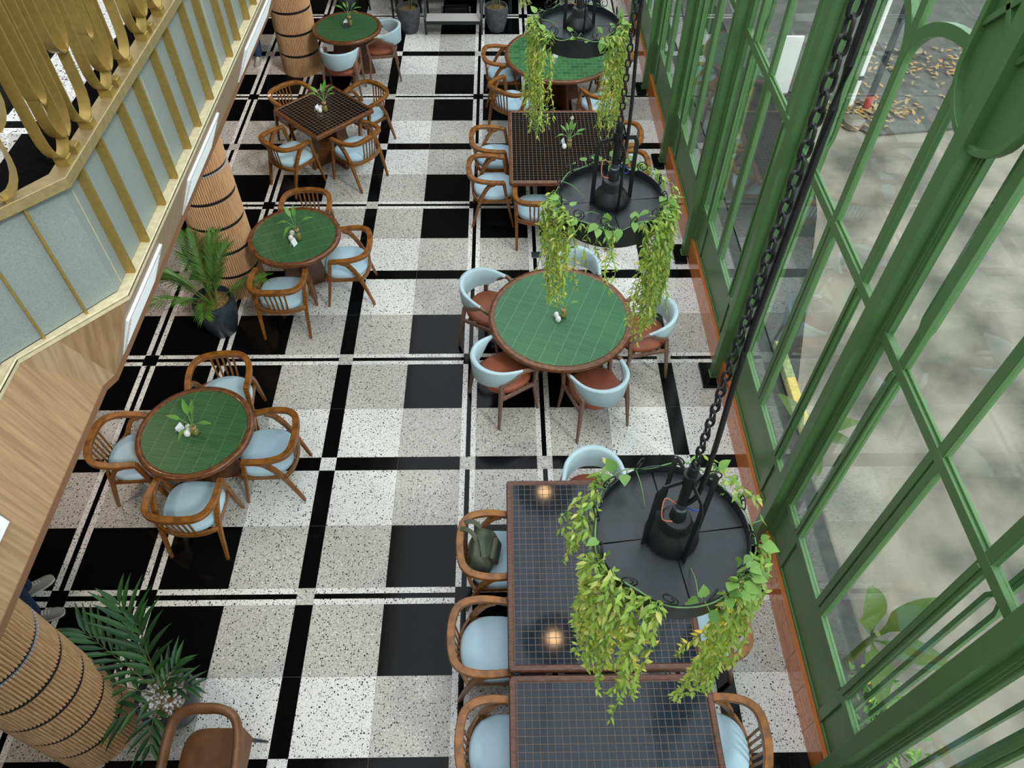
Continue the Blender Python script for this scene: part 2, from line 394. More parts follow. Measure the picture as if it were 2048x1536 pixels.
# ------------------------------------------------------------------ window wall
POSTS = [0.55 + 1.955 * k for k in range(-3, 6)]
TOPZ = 7.6
q = MB(); q.bx(2.695, 2.74, -6, 13.2, 0, .297); tag(q.build('baseboard_right', M_orange, smooth=0), 'orange glazed tile skirting below the green window wall', 'skirting', kind='structure')
q = MB(); q.bx(2.692, 2.735, -6, 13.2, .2975, .304); tag(q.build('trim_1', M_ledge, smooth=0, bevel=.002), 'orange tile ledge on top of the skirting', 'ledge', kind='structure')
q = MB(); q.bx(2.74, 2.9, -6, 13.2, -.12, .29); tag(q.build('wall_right', M_wall, smooth=0), kind='structure')
def arc_pts(ya, yb, z0, rz, n=12):
    # quarter ellipse from (ya, z0) rising to (yb, z0+rz)
    return [(yb + (ya - yb) * cos(pi / 2 * i / n), z0 + rz * sin(pi / 2 * i / n)) for i in range(n + 1)]
def bay(n, P):                    # P = near side post centre -> far post P+1.955
    far = P + 1.955
    W = thing('window_%d' % n, None, None, (2.74, (P + far) / 2, .3), kind='structure'); oy = (P + far) / 2
    L = lambda y: y - oy
    m3, m2, m1 = far - 1.585, far - .977, far - .37
    y0, y1 = P + .10, far - .10
    H = TOPZ - .3
    fr = MB()
    fr.bx(-.02, .03, L(y0) - .04, L(y0), 0, H); fr.bx(-.02, .03, L(y1), L(y1) + .04, 0, H)
    fr.bx(-.02, .03, L(y0), L(y1), H - .08, H)
    fr.build('frame', M_green, W, bevel=.004)
    pn = MB()
    pn.bx(.0, .05, L(y0), L(y1), 0, .49)
    pn.build('panel', M_green, W)
    rl = MB()
    for a, c in ((y0, m3 - .04), (m3 + .04, m1 - .04), (m1 + .04, y1)):
        rl.bx(-.016, .0, L(a), L(c), .0, .035); rl.bx(-.02, .012, L(a), L(c), .475, .545)
    for yy in (m3, m1): rl.bx(-.018, .0, L(yy) - .04, L(yy) + .04, 0, .545)
    rl.build('panel_moulding', M_green, W, bevel=.004)
    sl_ = MB(); sl_.bx(.0, .03, L(y0), L(y1), .49, .545); sl_.build('sill', M_green, W, bevel=.004)
    for yy in (m3, m1):
        ml = MB(); ml.bx(-.02, .028, L(yy) - .036, L(yy) + .036, .545, H - .08); ml.bx(-.032, -.02, L(yy) - .014, L(yy) + .014, .545, 2.48)
        ml.build('mullion', M_green, W, bevel=.004)
    ml = MB(); ml.bx(-.02, .028, L(m2) - .066, L(m2) - .008, .545, 2.48); ml.bx(-.02, .028, L(m2) + .008, L(m2) + .066, .545, 2.48); ml.bx(-.008, .02, L(m2) - .01, L(m2) + .01, .545, 2.48)
    ml.bx(-.02, .028, L(m2) - .034, L(m2) + .034, 2.48, H - .08)
    ml.build('mullion', M_green, W, bevel=.004)
    tr_ = MB(); tr_.bx(-.022, .028, L(y0), L(y1), 2.475, 2.55); tr_.bx(.0, .02, L(m3), L(m1), 2.55, 2.565); tr_.build('transom', M_green, W, bevel=.004)
    for yb in (m3, m1):
        a_ = MB(); pts = [(.004, L(y), z - .3) for y, z in arc_pts(m2, yb, 3.98, .37)]
        a_.sweep(pts, [(-.035, -.0222), (.035, -.0222), (.035, .0222), (-.035, .0222)], up=(1, 0, 0)); a_.build('tracery_arch', M_green, W)
    # narrow panes: outer ornamental rods
    for yy, d in ((P + .27, 1), (far - .235, -1)):
        rd = MB()
        for off in (-.05, .05):
            s_ = 1 if off > 0 else -1
            rd.bar([(.11, L(yy) + off, .3), (.11, L(yy) + off, 2.25), (.11, L(yy) + off * .25, 2.36), (.11, L(yy) + off * .25, 2.62), (.11, L(yy) + off, 2.75), (.11, L(yy) + off, H - .1)], .028, .028, up=(1, 0, 0))
        rd.build('ornamental_rod', M_green, W)
    for a, c in ((y0, m3 - .036), (m3 + .036, m2 - .04), (m2 + .04, m1 - .036), (m1 + .036, y1)):
        for z0, z1 in ((.545, 2.475), (2.55, H - .08)):
            p_ = MB(); p_.bx(.008, .014, L(a), L(c), z0, z1); p_.build('pane', M_glass, W, smooth=0)
    return W
for i in range(len(POSTS) - 1): bay(i + 1, POSTS[i])
def post(P, lab):
    T = thing('window_post', lab, 'post', (2.70, P, 0), group='green posts along the window wall')
    p = MB(); p.bx(-.075, .04, -.052, .052, .04, TOPZ); p.build('fin', M_green, T, bevel=.004)
    p = MB(); p.bx(.03, .075, -.115, .115, .30, TOPZ); p.bx(.010, .035, -.085, .085, .30, TOPZ); p.build('frame_body', M_green, T, bevel=.004)
    p = MB(); p.bx(-.17, -.021, -.165, .165, .0, .04); o = p.build('base_block', M_black, T, bevel=.004); o['label'] = 'black stone base block'
    p = MB(); p.bx(-.085, -.0, -.058, .058, .04, .052); p.build('foot_plate', M_green, T, bevel=.002)
    # rounded decorative panel high on the post
    md = MB(); n = 16
    out = [(-.33 * cos(pi * i / n), 4.36 - .30 * sin(pi * i / n)) for i in range(n + 1)]
    vs0 = [(-.012, y, z) for y, z in out] + [(-.012, .33, 6.4), (-.012, -.33, 6.4)]
    vs1 = [(.012, y, z) for y, z in out] + [(.012, .33, 6.4), (.012, -.33, 6.4)]
    k = len(vs0); md.add(vs0 + vs1, [tuple(range(k)), tuple(range(2 * k - 1, k - 1, -1))] + [(i, (i + 1) % k, k + (i + 1) % k, k + i) for i in range(k)])
    md.build('medallion', M_green, T, bevel=0)
    rm = MB(); path = [(-.025, -.318, 6.4)] + [(-.025, y * .965, 4.36 + (z - 4.36) * .96) for y, z in out] + [(-.025, .318, 6.4)]
    rm.bar(path, .035, .05, up=(1, 0, 0)); rm.build('medallion_rim', M_green, T, bevel=.003)
    for s_ in (-1, 1):
        for z0 in (4.5, 5.0, 5.5):
            for a_, c_ in ((.315, .05), (.05, .315)):
                lt = MB(); lt.bar([(-.02, s_ * a_, z0), (-.02, s_ * c_, z0 + .27)], .032, .03, up=(1, 0, 0)); lt.build('lattice_bar', M_green, T, bevel=.003)
for i, P in enumerate(POSTS):
    if i >= 1: post(P, ['x', 'green window post out of the frame corner behind the lower right one', 'large green window post across the bottom right corner', 'green window post right of the nearest hanging planter', 'green window post right of the large round table with pale blue shell chairs', 'green window post right of the middle hanging planter', 'green window post right of the black tiled table in the middle', 'green window post right of the far big green table', 'green window post at the far end of the window wall'][i])

# ------------------------------------------------------------------ outside
q = MB(); q.bx(2.9, 16, -9, 22, -.35, -.1); tag(q.build('ground', M_concrete, smooth=0), 'weathered concrete yard outside the windows', 'ground', kind='structure')
q = MB(); q.bx(2.9, 3.42, -9, 16, -.1, -.085); tag(q.build('trim_2', mat('dark_strip', '#4a4a47', rough=.8, var=.2, vscale=12), smooth=0), 'dark ground strip outside along the window wall', 'paving', kind='structure')  # ground beside the wall, darker than the rest of the yard
q = MB(); q.prism([(5.9, 7.2), (16, 8.6), (16, 22), (4.2, 22), (4.4, 9.2)], -.1, -.06); M_dground = mat('dark_ground', '#2b2c2a', rough=.9, var=.2, vscale=6)
q2 = MB(); q2.prism([(3.43, 2.2), (3.6, 2.5), (4.6, 5.4), (5.15, 8.2), (5.3, 16), (3.43, 16)], -.1, -.07); tag(q2.build('trim_4', M_dground, smooth=0), 'dark ground area outside at the far end of the window wall', 'paving', kind='structure')  # ground area drawn darker than the open yard
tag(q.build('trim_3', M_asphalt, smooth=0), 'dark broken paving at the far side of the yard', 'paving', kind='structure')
q = MB(); q.bx(15, 15.4, -9, 22, -.1, 5); tag(q.build('wall_outside', M_wall, smooth=0), kind='structure')
kb = thing('kerb_stone', 'narrow yellow and mossy kerb stone outside behind the window glass', 'kerb', (3.49, 2.4, -.1))
q = MB(); q.bx(-.05, .05, -.62, .08, 0, .12); q.build('yellow_length', M_yellow, kb, bevel=.01)
q = MB(); q.bx(-.05, .05, .08, .6, 0, .12); q.build('mossy_length', M_moss, kb, bevel=.01)
wp = thing('downpipe', 'white vertical pipe standing outside beyond the glass at the top', 'pipe', (5.78, 7.98, -.1))
q = MB(); q.tube([(0, 0, 0), (0, 0, 6)], .055, 14); q.build('pipe', M_white_p, wp); q = MB(); q.tube([(0, 0, .5), (0, 0, .56)], .07, 14); q.build('bracket', M_gunmetal, wp)
wq = thing('white_panel', 'white upright panel outside, seen through the glass beside the far reflected table', 'panel', (4.75, 8.3, -.07))
q = MB(); q.bx(-.15, .15, -.02, .02, .06, .95); q.build('board', M_white_p, wq, bevel=.004); q = MB(); q.bx(-.12, .12, -.06, .06, 0, .06); q.build('foot', M_gunmetal, wq)
rp_ = thing('bollard', 'thin grey post with a red foot outside among rubble', 'post', (6.05, 7.95, -.1))
q = MB(); q.tube([(0, 0, .25), (0, 0, 2.2)], .05, 12); q.build('shaft', M_gunmetal, rp_); q = MB(); q.tube([(0, 0, 0), (0, 0, .25)], .055, 12); q.build('foot', M_red, rp_)

def leaf_quad(mb, base, d, up_, L, W, fold=.25, seg=3, droop=0.0, tipw=0.0, wide=.45):
    """blade along d with a V fold and droop; one island"""
    d = Vector(d).normalized(); sd = d.cross(Vector(up_));
    if sd.length < 1e-3: sd = d.cross(Vector((1, .2, .1)))
    sd.normalize(); nn = sd.cross(d); vs = []; fs = []
    base = Vector(base)
    for i in range(seg + 1):
        u = i / seg; p = base + d * (L * u) - Vector((0, 0, 1)) * (droop * L * u * u)
        wv = W * (sin(pi * (u ** wide)) if 0 < u < 1 else (0.06 if u == 0 else tipw))
        vs += [p - sd * wv / 2 + nn * (fold * wv / 2), p, p + sd * wv / 2 + nn * (fold * wv / 2)]
    for i in range(seg):
        o = i * 3; fs += [(o, o + 1, o + 4, o + 3), (o + 1, o + 2, o + 5, o + 4)]
    mb.add(vs, fs)
HEART = [(0, .35), (.07, .78), (.2, 1.0), (.38, .97), (.56, .78), (.74, .5), (.9, .2), (1, .02)]
def heart_leaf(mb, base, d, up_, L, W, fold=.2, droop=.15):
    d = Vector(d).normalized(); sd = d.cross(Vector(up_))
    if sd.length < 1e-3: sd = d.cross(Vector((1, .2, .1)))
    sd.normalize(); nn = sd.cross(d); vs = []; fs = []; base = Vector(base)
    for i, (u, k) in enumerate(HEART):
        p = base + d * (L * u) - Vector((0, 0, 1)) * (droop * L * u * u); wv = W * k / 2; bk = -d * (L * .10) if i == 0 else Vector()
        vs += [p - sd * wv + nn * (fold * wv) + bk, p, p + sd * wv + nn * (fold * wv) + bk]
    for i in range(len(HEART) - 1):
        o = i * 3; fs += [(o, o + 1, o + 4, o + 3), (o + 1, o + 2, o + 5, o + 4)]
    mb.add(vs, fs)
# leaf litter and rubble
rnd = random.Random(4)
lt = MB()
for i in range(420):
    cx, cy, sr = ((5.95, 7.85, .5), (7.6, 9.2, .9))[i % 2]
    leaf_quad(lt, (cx + rnd.gauss(0, sr), cy + rnd.gauss(0, sr * .45), -.055 + rnd.random() * .05), (rnd.uniform(-1, 1), rnd.uniform(-1, 1), rnd.uniform(-.2, .3)), (0, 0, 1), .12, .06)
tag(lt.build('leaf_litter', M_debris), 'dry leaves scattered on the yard by the far paving', 'leaves', kind='stuff')
for k, (x, y, lab) in enumerate([(5.7, 7.5, 'small pale rubble block outside by the red footed post'), (7.3, 9.6, 'pale broken concrete lump outside at the top right')]):
    q = MB(); r0 = random.Random(k)
    q.lathe([(.02, 0), (.14, .02), (.15, .1), (.07, .15), (.01, .16)], n=9); q.v = [(a * (1 + .3 * r0.random()), c * (1 + .3 * r0.random()), e) for a, c, e in q.v]
    o = q.build('rubble', M_concrete, smooth=20); o.location = (x, y, -.06 if y > 8 else -.1); tag(o, lab, 'rubble')
def banana(x, y, leaves, lab, sc=1.0, seed=0):
    r = random.Random(seed)
    T = thing('banana_plant', lab, 'plant', (x, y, -.1))
    st = MB(); st.tube(catmull([(0, 0, 0), (.01, .01, .3 * sc), (.02, 0, .62 * sc)], 4), .035 * sc, 10, sc=[1 - .05 * i for i in range(9)]); st.build('stalk', M_stemb, T)
    for az, el, L, Wd in leaves:
        mb = MB(); d0 = Vector((cos(az) * cos(el), sin(az) * cos(el), sin(el)))
        b0 = Vector((.01, 0, .5 * sc)); n = 9; vs = []; fs = []
        sd = d0.cross(Vector((0, 0, 1))).normalized()
        for i in range(n + 1):
            u = i / n; p = b0 + d0 * (L * u) + Vector((0, 0, -.35 * L * u * u))
            if u < .22: wv = .012
            else: uu = (u - .22) / .78; wv = Wd * (sin(pi * min(.98, uu ** .55 * .98 + .02)) ** .6) / 2
            upv = Vector((0, 0, 1)) * wv * .35
            vs += [p - sd * wv + upv, p, p + sd * wv + upv]
        for i in range(n):
            o = i * 3; fs += [(o, o + 1, o + 4, o + 3), (o + 1, o + 2, o + 5, o + 4)]
        mb.add(vs, fs); mb.build('leaf', M_banana, T)
banana(3.24, -.50, [(1.9, 1.2, .72, .22), (.35, .95, .8, .17), (3.0, 1.2, .5, .15), (-.6, .6, .7, .2), (-1.8, .5, .6, .2)], 'broad leaved banana plant outside the glass at the right edge', 1.0, 1)
banana(3.3, 1.5, [(2.2, .8, .6, .16), (.2, .5, .6, .16), (-.6, .7, .55, .15), (-1.6, .4, .5, .14)], 'narrow banana plant outside the glass beside the near planter', .8, 2)
fl = thing('flower_shrub', 'low bushy shrub with small yellow flowers outside below the banana plant', 'plant', (3.34, -1.0, -.1)); r = random.Random(3)
lf = MB(); fw_ = MB(); sm = MB()
for i in range(220):
    p = Vector((r.gauss(0, .1), r.gauss(0, .22), abs(r.gauss(.16, .1)) + .01)); leaf_quad(lf, p, (r.uniform(-1, 1), r.uniform(-1, 1), r.uniform(-.2, .8)), (0, 0, 1), .09, .03)
for i in range(12): sm.tube([(0, r.gauss(0, .12), 0), (r.gauss(0, .08), r.gauss(0, .2), .25)], .004, 5)
for i in range(10):
    c = Vector((r.gauss(0, .1), r.gauss(0, .2), .3 + r.random() * .1)); fw_.lathe([(.001, -.01), (.02, 0), (.018, .012), (.001, .016)], c, 8)
lf.build('foliage', M_vleaf, fl); sm.build('stems', M_stemb, fl); fw_.build('flowers', M_flower, fl)
fs_o = fs.build('floor_socket', M_chrome, bevel=.001); tag(fs_o, 'small square steel socket plate set in the floor', 'socket')
# ------------------------------------------------------------------ columns
def column(x, y, lab, silver_from):
    T = thing('column', lab, 'column', (x, y, 0), group='round slatted columns under the balcony')
    c = MB(); c.lathe([(.27, 0), (.27, 3.25)], n=40); c.build('core', M_groove, T)
    nf = 78; Hb = .33
    for k in range(10):
        z0, z1 = k * Hb + (.02 if k else .0), (k + 1) * Hb - .02
        if z0 > 3.2: break
        z1 = min(z1, 3.25)
        s_ = MB(); ring = []
        for i in range(nf):
            for j in range(6):
                a = 2 * pi * (i + j / 6) / nf; r_ = .291 + .019 * abs(sin(pi * (j / 6))) ** .7
                ring.append((r_ * cos(a), r_ * sin(a)))
        s_.loft([[(p[0], p[1], z0) for p in ring], [(p[0], p[1], z1) for p in ring]])
        s_.build('slat_band', M_slat, T, smooth=50)
        if k:
            q = MB(); q.lathe([(.300, k * Hb - .0195), (.300, k * Hb + .0195)], n=48); q.build('black_band', M_groove, T)
            if k >= silver_from:
                q = MB(); q.loft([[(p[0] * 1.006, p[1] * 1.006, k * Hb - .021) for p in ring], [(p[0] * 1.006, p[1] * 1.006, k * Hb - .006) for p in ring]]); q.build('silver_ring', M_silver, T)
column(-2.70, -.95, 'round oak slatted column in the bottom left corner beside the dark potted palm', 5)
column(-2.69, 4.02, 'round oak slatted column behind the speckled pot, left of the middle round table', 5)
column(-2.76, 9.06, 'round oak slatted column at the top beside the far small round table', 9)

# ------------------------------------------------------------------ balcony
XE, ZT, ZL, ZB, XB = -1.335, 4.31, 3.66, 3.2, -1.575
Lc = [(-1.335, 13.0), (-1.335, -.05), (-1.69, -.45), (-1.69, -6.0)]         # ledge edge in plan
BAL = thing('balcony', 'upper floor balcony with grey glass fascia, brass fins and oak soffit on the left', 'balcony', (-3, 3, 3.2))
BO = Vector((-3, 3, 3.2))
class MBo(MB):
    def build(s, name, mats, parent=None, **k):
        s.v = [tuple(Vector(p) - BO) for p in s.v]; return MB.build(s, name, mats, parent, **k)
def off(poly, d):        # shift plan polyline inwards (towards -X)
    return [(p[0] - d, p[1] - (d * .4 if 0 < i < len(poly) - 1 else 0)) if i != 1 else (p[0] - d, p[1] + d * .42) if False else (p[0] - d, p[1] + (.42 * d if i in (1,) else (.42 * d if i == 2 else 0))) for i, p in enumerate(poly)]
q = MBo(); P0 = off(Lc, .07); q.prism(P0 + [(-7.0, -6.0), (-7.0, 13.0)], 4.0, 4.285); q.build('floor_slab', M_black, BAL, smooth=0)
q = MBo(); P0 = off(Lc, .10); q.prism(P0 + [(-7.0, -6.0), (-7.0, 13.0)], 3.64, 4.0); q.build('slab_core', M_oakd, BAL, smooth=0)
# upper terrazzo
q = MBo()
def upq(x0, x1, y0, y1, mi): q.cur = mi; q.add([(x0, y0, 4.2866), (x1, y0, 4.2866), (x1, y1, 4.2866), (x0, y1, 4.2866)], [(0, 1, 2, 3)])
for (x0, x1, mi) in ((-1.78, -1.535, 0), (-2.4, -1.8, 2), (-4.0, -2.42, 0)):
    upq(x0, x1, .452, 3.6, mi)
upq(-4, -1.60, .40, .452, 0); upq(-4, -1.60, .30, .345, 0); upq(-4, -1.66, -.10, .30, 1)
q.build('upper_terrazzo', [M_white, M_grey, M_black], BAL, smooth=0)
# frosted fascia
F = off(Lc, .055)
fas = MBo()
for (a, c) in zip(F[:-1], F[1:]):
    d = (Vector(c) - Vector(a)).normalized(); nrm = Vector((d.y, -d.x)) * -.02
    fas.add([(a[0], a[1], ZL + .005), (c[0], c[1], ZL + .005), (c[0], c[1], ZT - .03), (a[0], a[1], ZT - .03)], [(0, 1, 2, 3)])
    fas.add([(a[0] - .02, a[1], ZL + .005), (c[0] - .02, c[1], ZL + .005), (c[0] - .02, c[1], ZT - .03), (a[0] - .02, a[1], ZT - .03)], [(3, 2, 1, 0)])
fas.build('fascia_panel', M_frost, BAL, smooth=0)
for i, (x, y) in enumerate([(-1.39, 2.07), (-1.39, .98), (-1.39, .03), (-1.485, -.12)]):
    s_ = MBo(); s_.bx(x - .002, x + .003, y - .0012, y + .0012, ZL + .01, ZT - .03); s_.build('panel_joint', M_goldp, BAL, smooth=0)
# ledge and top rail
def rail_from(poly, d0, d1, z0, z1, name, mt, bev=.003):
    A, B_ = off(poly, d0), off(poly, d1)
    k = MBo(); rings = []
    for a, c in zip(A, B_): rings.append([(a[0], a[1], z0), (a[0], a[1], z1), (c[0], c[1], z1), (c[0], c[1], z0)])
    k.loft(rings); k.build(name, mt, BAL, bevel=bev, smooth=30)
rail_from(Lc, 0, .06, ZL - .012, ZL, 'ledge', M_goldp)
rail_from(Lc, .0, .012, ZL - .03, ZL + .004, 'ledge_lip', M_goldp)
rail_from(Lc, .004, .085, ZT - .035, ZT - .010, 'top_rail', M_brass)
rail_from(Lc, -.003, .010, ZT - .05, ZT, 'top_rail_lip', M_brass)
# brass fins
for y in [5.9, 5.6, 5.32, 5.0, 4.75, 4.42, 4.18, 3.85, 3.6, 3.28, 2.98, 2.745, 2.44, 2.215, 1.915, 1.68, 1.38, 1.15, .865, .63, .335, .105]:
    k = MBo(); k.bx(-1.392, -1.343, y - .006, y + .006, ZL, ZT - .03); k.build('fin', M_gold, BAL, bevel=.001)
dg = Vector((-.355, -.40)).normalized()
for u in (.19, .395):
    p = Vector((-1.335, -.05)) + dg * u
    k = MBo(); M = Matrix.Rotation(atan2(dg.y, dg.x), 3, 'Z'); k.box((p.x - .035, p.y + .03, (ZL + ZT) / 2 - .015), (.012, .05, ZT - ZL - .03), M); k.build('fin', M_gold, BAL, bevel=.001)
for y in [-.62, -.85, -1.1]:
    k = MBo(); k.bx(-1.745, -1.698, y - .006, y + .006, ZL, ZT - .03); k.build('fin', M_gold, BAL, bevel=.001)
# sloping oak soffit facets
L1, L2 = Vector((-1.345, -.055, ZL - .012)), Vector((-1.695, -.455, ZL - .012)); Lm = L1.lerp(L2, .66)
W1, W2 = Vector((-1.545, -.155, ZB)), Vector((-1.58, -.225, ZB))
def facet(pts, name, mt):
    k = MBo(); vs = [Vector(p) for p in pts]; n = (vs[1] - vs[0]).cross(vs[2] - vs[0]).normalized() * .02
    if n.x < 0: n = -n
    m_ = len(vs); k.add(vs + [p - n for p in vs], [tuple(range(m_)), tuple(range(2 * m_ - 1, m_ - 1, -1))] + [(i, (i + 1) % m_, m_ + (i + 1) % m_, m_ + i) for i in range(m_)])
    return k.build(name, mt, BAL, smooth=0)
def oak(name, scale, rot):
    return mat(name, '#b2926f', rough=0.5, col2='#94744f', vscale=3.2, stretch=scale)
M_oakA = mat('oak_veneer_cross', '#b0906b', rough=.5, col2='#96785a', vscale=2.2, stretch=(1.2, 26, 1.2))
M_oakB = mat('oak_veneer_long', '#b59a7c', rough=.42, col2='#9f8264', vscale=2.2, stretch=(1.2, 26, 1.2))
M_oakC = mat('oak_veneer_diag', '#a88864', rough=.5, col2='#90714f', vscale=2.0, stretch=(2, 22, 2))
facet([(-1.345, 13, ZL - .012), L1, W1, (-1.575, 13, ZB)], 'soffit_facet', M_oakB)
facet([L1, Lm, W1], 'soffit_facet', M_oakC); facet([Lm, W2, W1], 'soffit_facet', M_oakB); facet([Lm, L2, W2], 'soffit_facet', M_oakB)
facet([L2, (-1.695, -6, ZL - .012), (-1.58, -6, ZB), W2], 'soffit_facet', M_oakA)
k = MBo(); edge = [(-1.575, 13), (-1.545, -.155), (-1.58, -.225), (-1.58, -6)]
k.loft([[(p[0] + .004, p[1], ZB - .035), (p[0] + .004, p[1], ZB + .004), (p[0] - .06, p[1], ZB + .004), (p[0] - .06, p[1], ZB - .035)] for p in edge]); k.build('soffit_edge', M_oakd, BAL, smooth=30)
k = MBo(); k.prism(edge + [(-7, -6), (-7, 13)], ZB - .03, ZB); k.build('underside', M_oakd, BAL, smooth=0)
# air vents on the soffit
def vent(y0, y1, xa, za, xb, zb, lab, grooves=False, u0=.40, u1=.95):
    pt = lambda u, y, h: Vector((xa + (xb - xa) * u, y, za + (zb - za) * u)) + Vector(((za - zb), 0, (xb - xa))).normalized() * h
    ctr = pt((u0 + u1) / 2, (y0 + y1) / 2, 0)
    T = thing('air_vent', lab, 'air vent', ctr, group='white air vents along the oak soffit')
    k = MB(); A = [pt(u0, y0, 0), pt(u0, y1, 0), pt(u1, y1, 0), pt(u1, y0, 0)]; Bq = [pt(u0, y0, .028), pt(u0, y1, .028), pt(u1, y1, .028), pt(u1, y0, .028)]
    k.add([p - ctr for p in A + Bq], [(0, 1, 2, 3)[::-1], (4, 5, 6, 7), (0, 1, 5, 4), (1, 2, 6, 5), (2, 3, 7, 6), (3, 0, 4, 7)]); k.build('frame', M_vent, T, bevel=.004)
    n = 7
    for i in range(n):
        u = u0 + (u1 - u0) * (.14 + .72 * i / (n - 1)); k = MB()
        k.bar([pt(u, y0 + .05, .024) - ctr, pt(u, y1 - .05, .024) - ctr], .012, .012); k.build('louvre', M_vent, T)
vent(-.03, .55, -1.345, ZL, -1.573, ZB, 'white air vent on the oak soffit beside the speckled palm pot')
vent(1.12, 1.86, -1.345, ZL, -1.573, ZB, 'white air vent on the oak soffit in front of the middle column')
vent(2.7, 3.8, -1.345, ZL, -1.573, ZB, 'white air vent on the oak soffit near the top edge of the photo')
vent(-2.0, -1.09, -1.695, ZL, -1.58, ZB, 'white air vent with ribbed grille on the near oak soffit at the left edge', u0=.18, u1=.62)
# railing of looped brass ribbons
RL = thing('balcony_railing', 'brass balcony railing of nested looped ribbons at the top left', 'railing', (-1.375, .9, ZT))
def uloop(yc, hw, zb, ztop=1.05, x=0.0, wd=.05):
    k = MB(); n = 10; pts = [(x, yc - hw, ztop)] + [(x, yc - hw * cos(pi * i / n), zb + hw * 1.7 * (1 - sin(pi * i / n))) for i in range(n + 1)] + [(x, yc + hw, ztop)]
    # ribbon: wide across X, thin in the loop plane
    k.sweep(pts, [(-wd / 2, -.0025), (wd / 2, -.0025), (wd / 2, .0025), (-wd / 2, .0025)], up=(0, 1, 0) if False else (1e-3, 1, 1e-3)) if False else None
    rings = []
    for i, p in enumerate(pts):
        a = Vector(pts[max(0, i - 1)]); c = Vector(pts[min(len(pts) - 1, i + 1)]); tt = (c - a).normalized(); nn = Vector((0, -tt.z, tt.y)) * .003
        p = Vector(p); X = Vector((wd / 2, 0, 0)); rings.append([p - X - nn, p + X - nn, p + X + nn, p - X + nn])
    k.loft(rings); return k.build('ribbon_loop', M_gold, RL, smooth=30)
def tab(y):
    k = MB(); k.bx(-.03, .03, y - .022, y + .022, -.014, .03); k.build('foot_tab', M_gold, RL, bevel=.002)
for i in range(-1, 7):
    g0 = .62 + .535 * i - .9
    uloop(g0 - .03, .085, .03); uloop(g0 + .045, .075, .075); tab(g0 - .03); tab(g0 + .06)
    uloop(g0 + .235, .075, .03); uloop(g0 + .30, .070, .30); tab(g0 + .245)
    uloop(g0 + .0, .035, .24)
# short diagonal run of the railing
RD = thing('corner_railing', 'thin looped brass ribbons of the railing on the angled balcony corner', 'railing', (-1.47, -.17, ZT), rz=atan2(dg.y, dg.x) - pi / 2)
def uloopd(yc, hw, zb):
    k = MB(); n = 10; pts = [(0, yc - hw, 1.05)] + [(0, yc - hw * cos(pi * i / n), zb + hw * 1.7 * (1 - sin(pi * i / n))) for i in range(n + 1)] + [(0, yc + hw, 1.05)]
    rings = []
    for i, p in enumerate(pts):
        a = Vector(pts[max(0, i - 1)]); c = Vector(pts[min(len(pts) - 1, i + 1)]); tt = (c - a).normalized(); nn = Vector((0, -tt.z, tt.y)) * .003
        p = Vector(p); X = Vector((.03, 0, 0)); rings.append([p - X - nn, p + X - nn, p + X + nn, p - X + nn])
    k.loft(rings); k.build('ribbon_loop', M_gold, RD, smooth=30)
uloopd(.05, .085, .02); uloopd(-.03, .085, .26)
k = MB(); k.bx(-.02, .02, .04, .06, -.014, .03); k.build('foot_tab', M_gold, RD)

for i, (x, y) in enumerate(((-3.7, -.2), (-3.8, 2.6), (-3.4, 6.2), (-3.6, 9.6))):
    k = MBo(); k.lathe([(.045, ZB - .036), (.06, ZB - .036), (.06, ZB - .028)], (x, y, 0), 20); k.build('downlight', M_vent, BAL)
    ld = bpy.data.lights.new('downlight_lamp', 'SPOT'); ld.energy = 38; ld.color = (1.0, .80, .58); ld.spot_size = radians(125); ld.spot_blend = .9; ld.shadow_soft_size = .06
    lo_ = bpy.data.objects.new('downlight_lamp', ld); COL.objects.link(lo_); lo_.location = (x, y, ZB - .06)
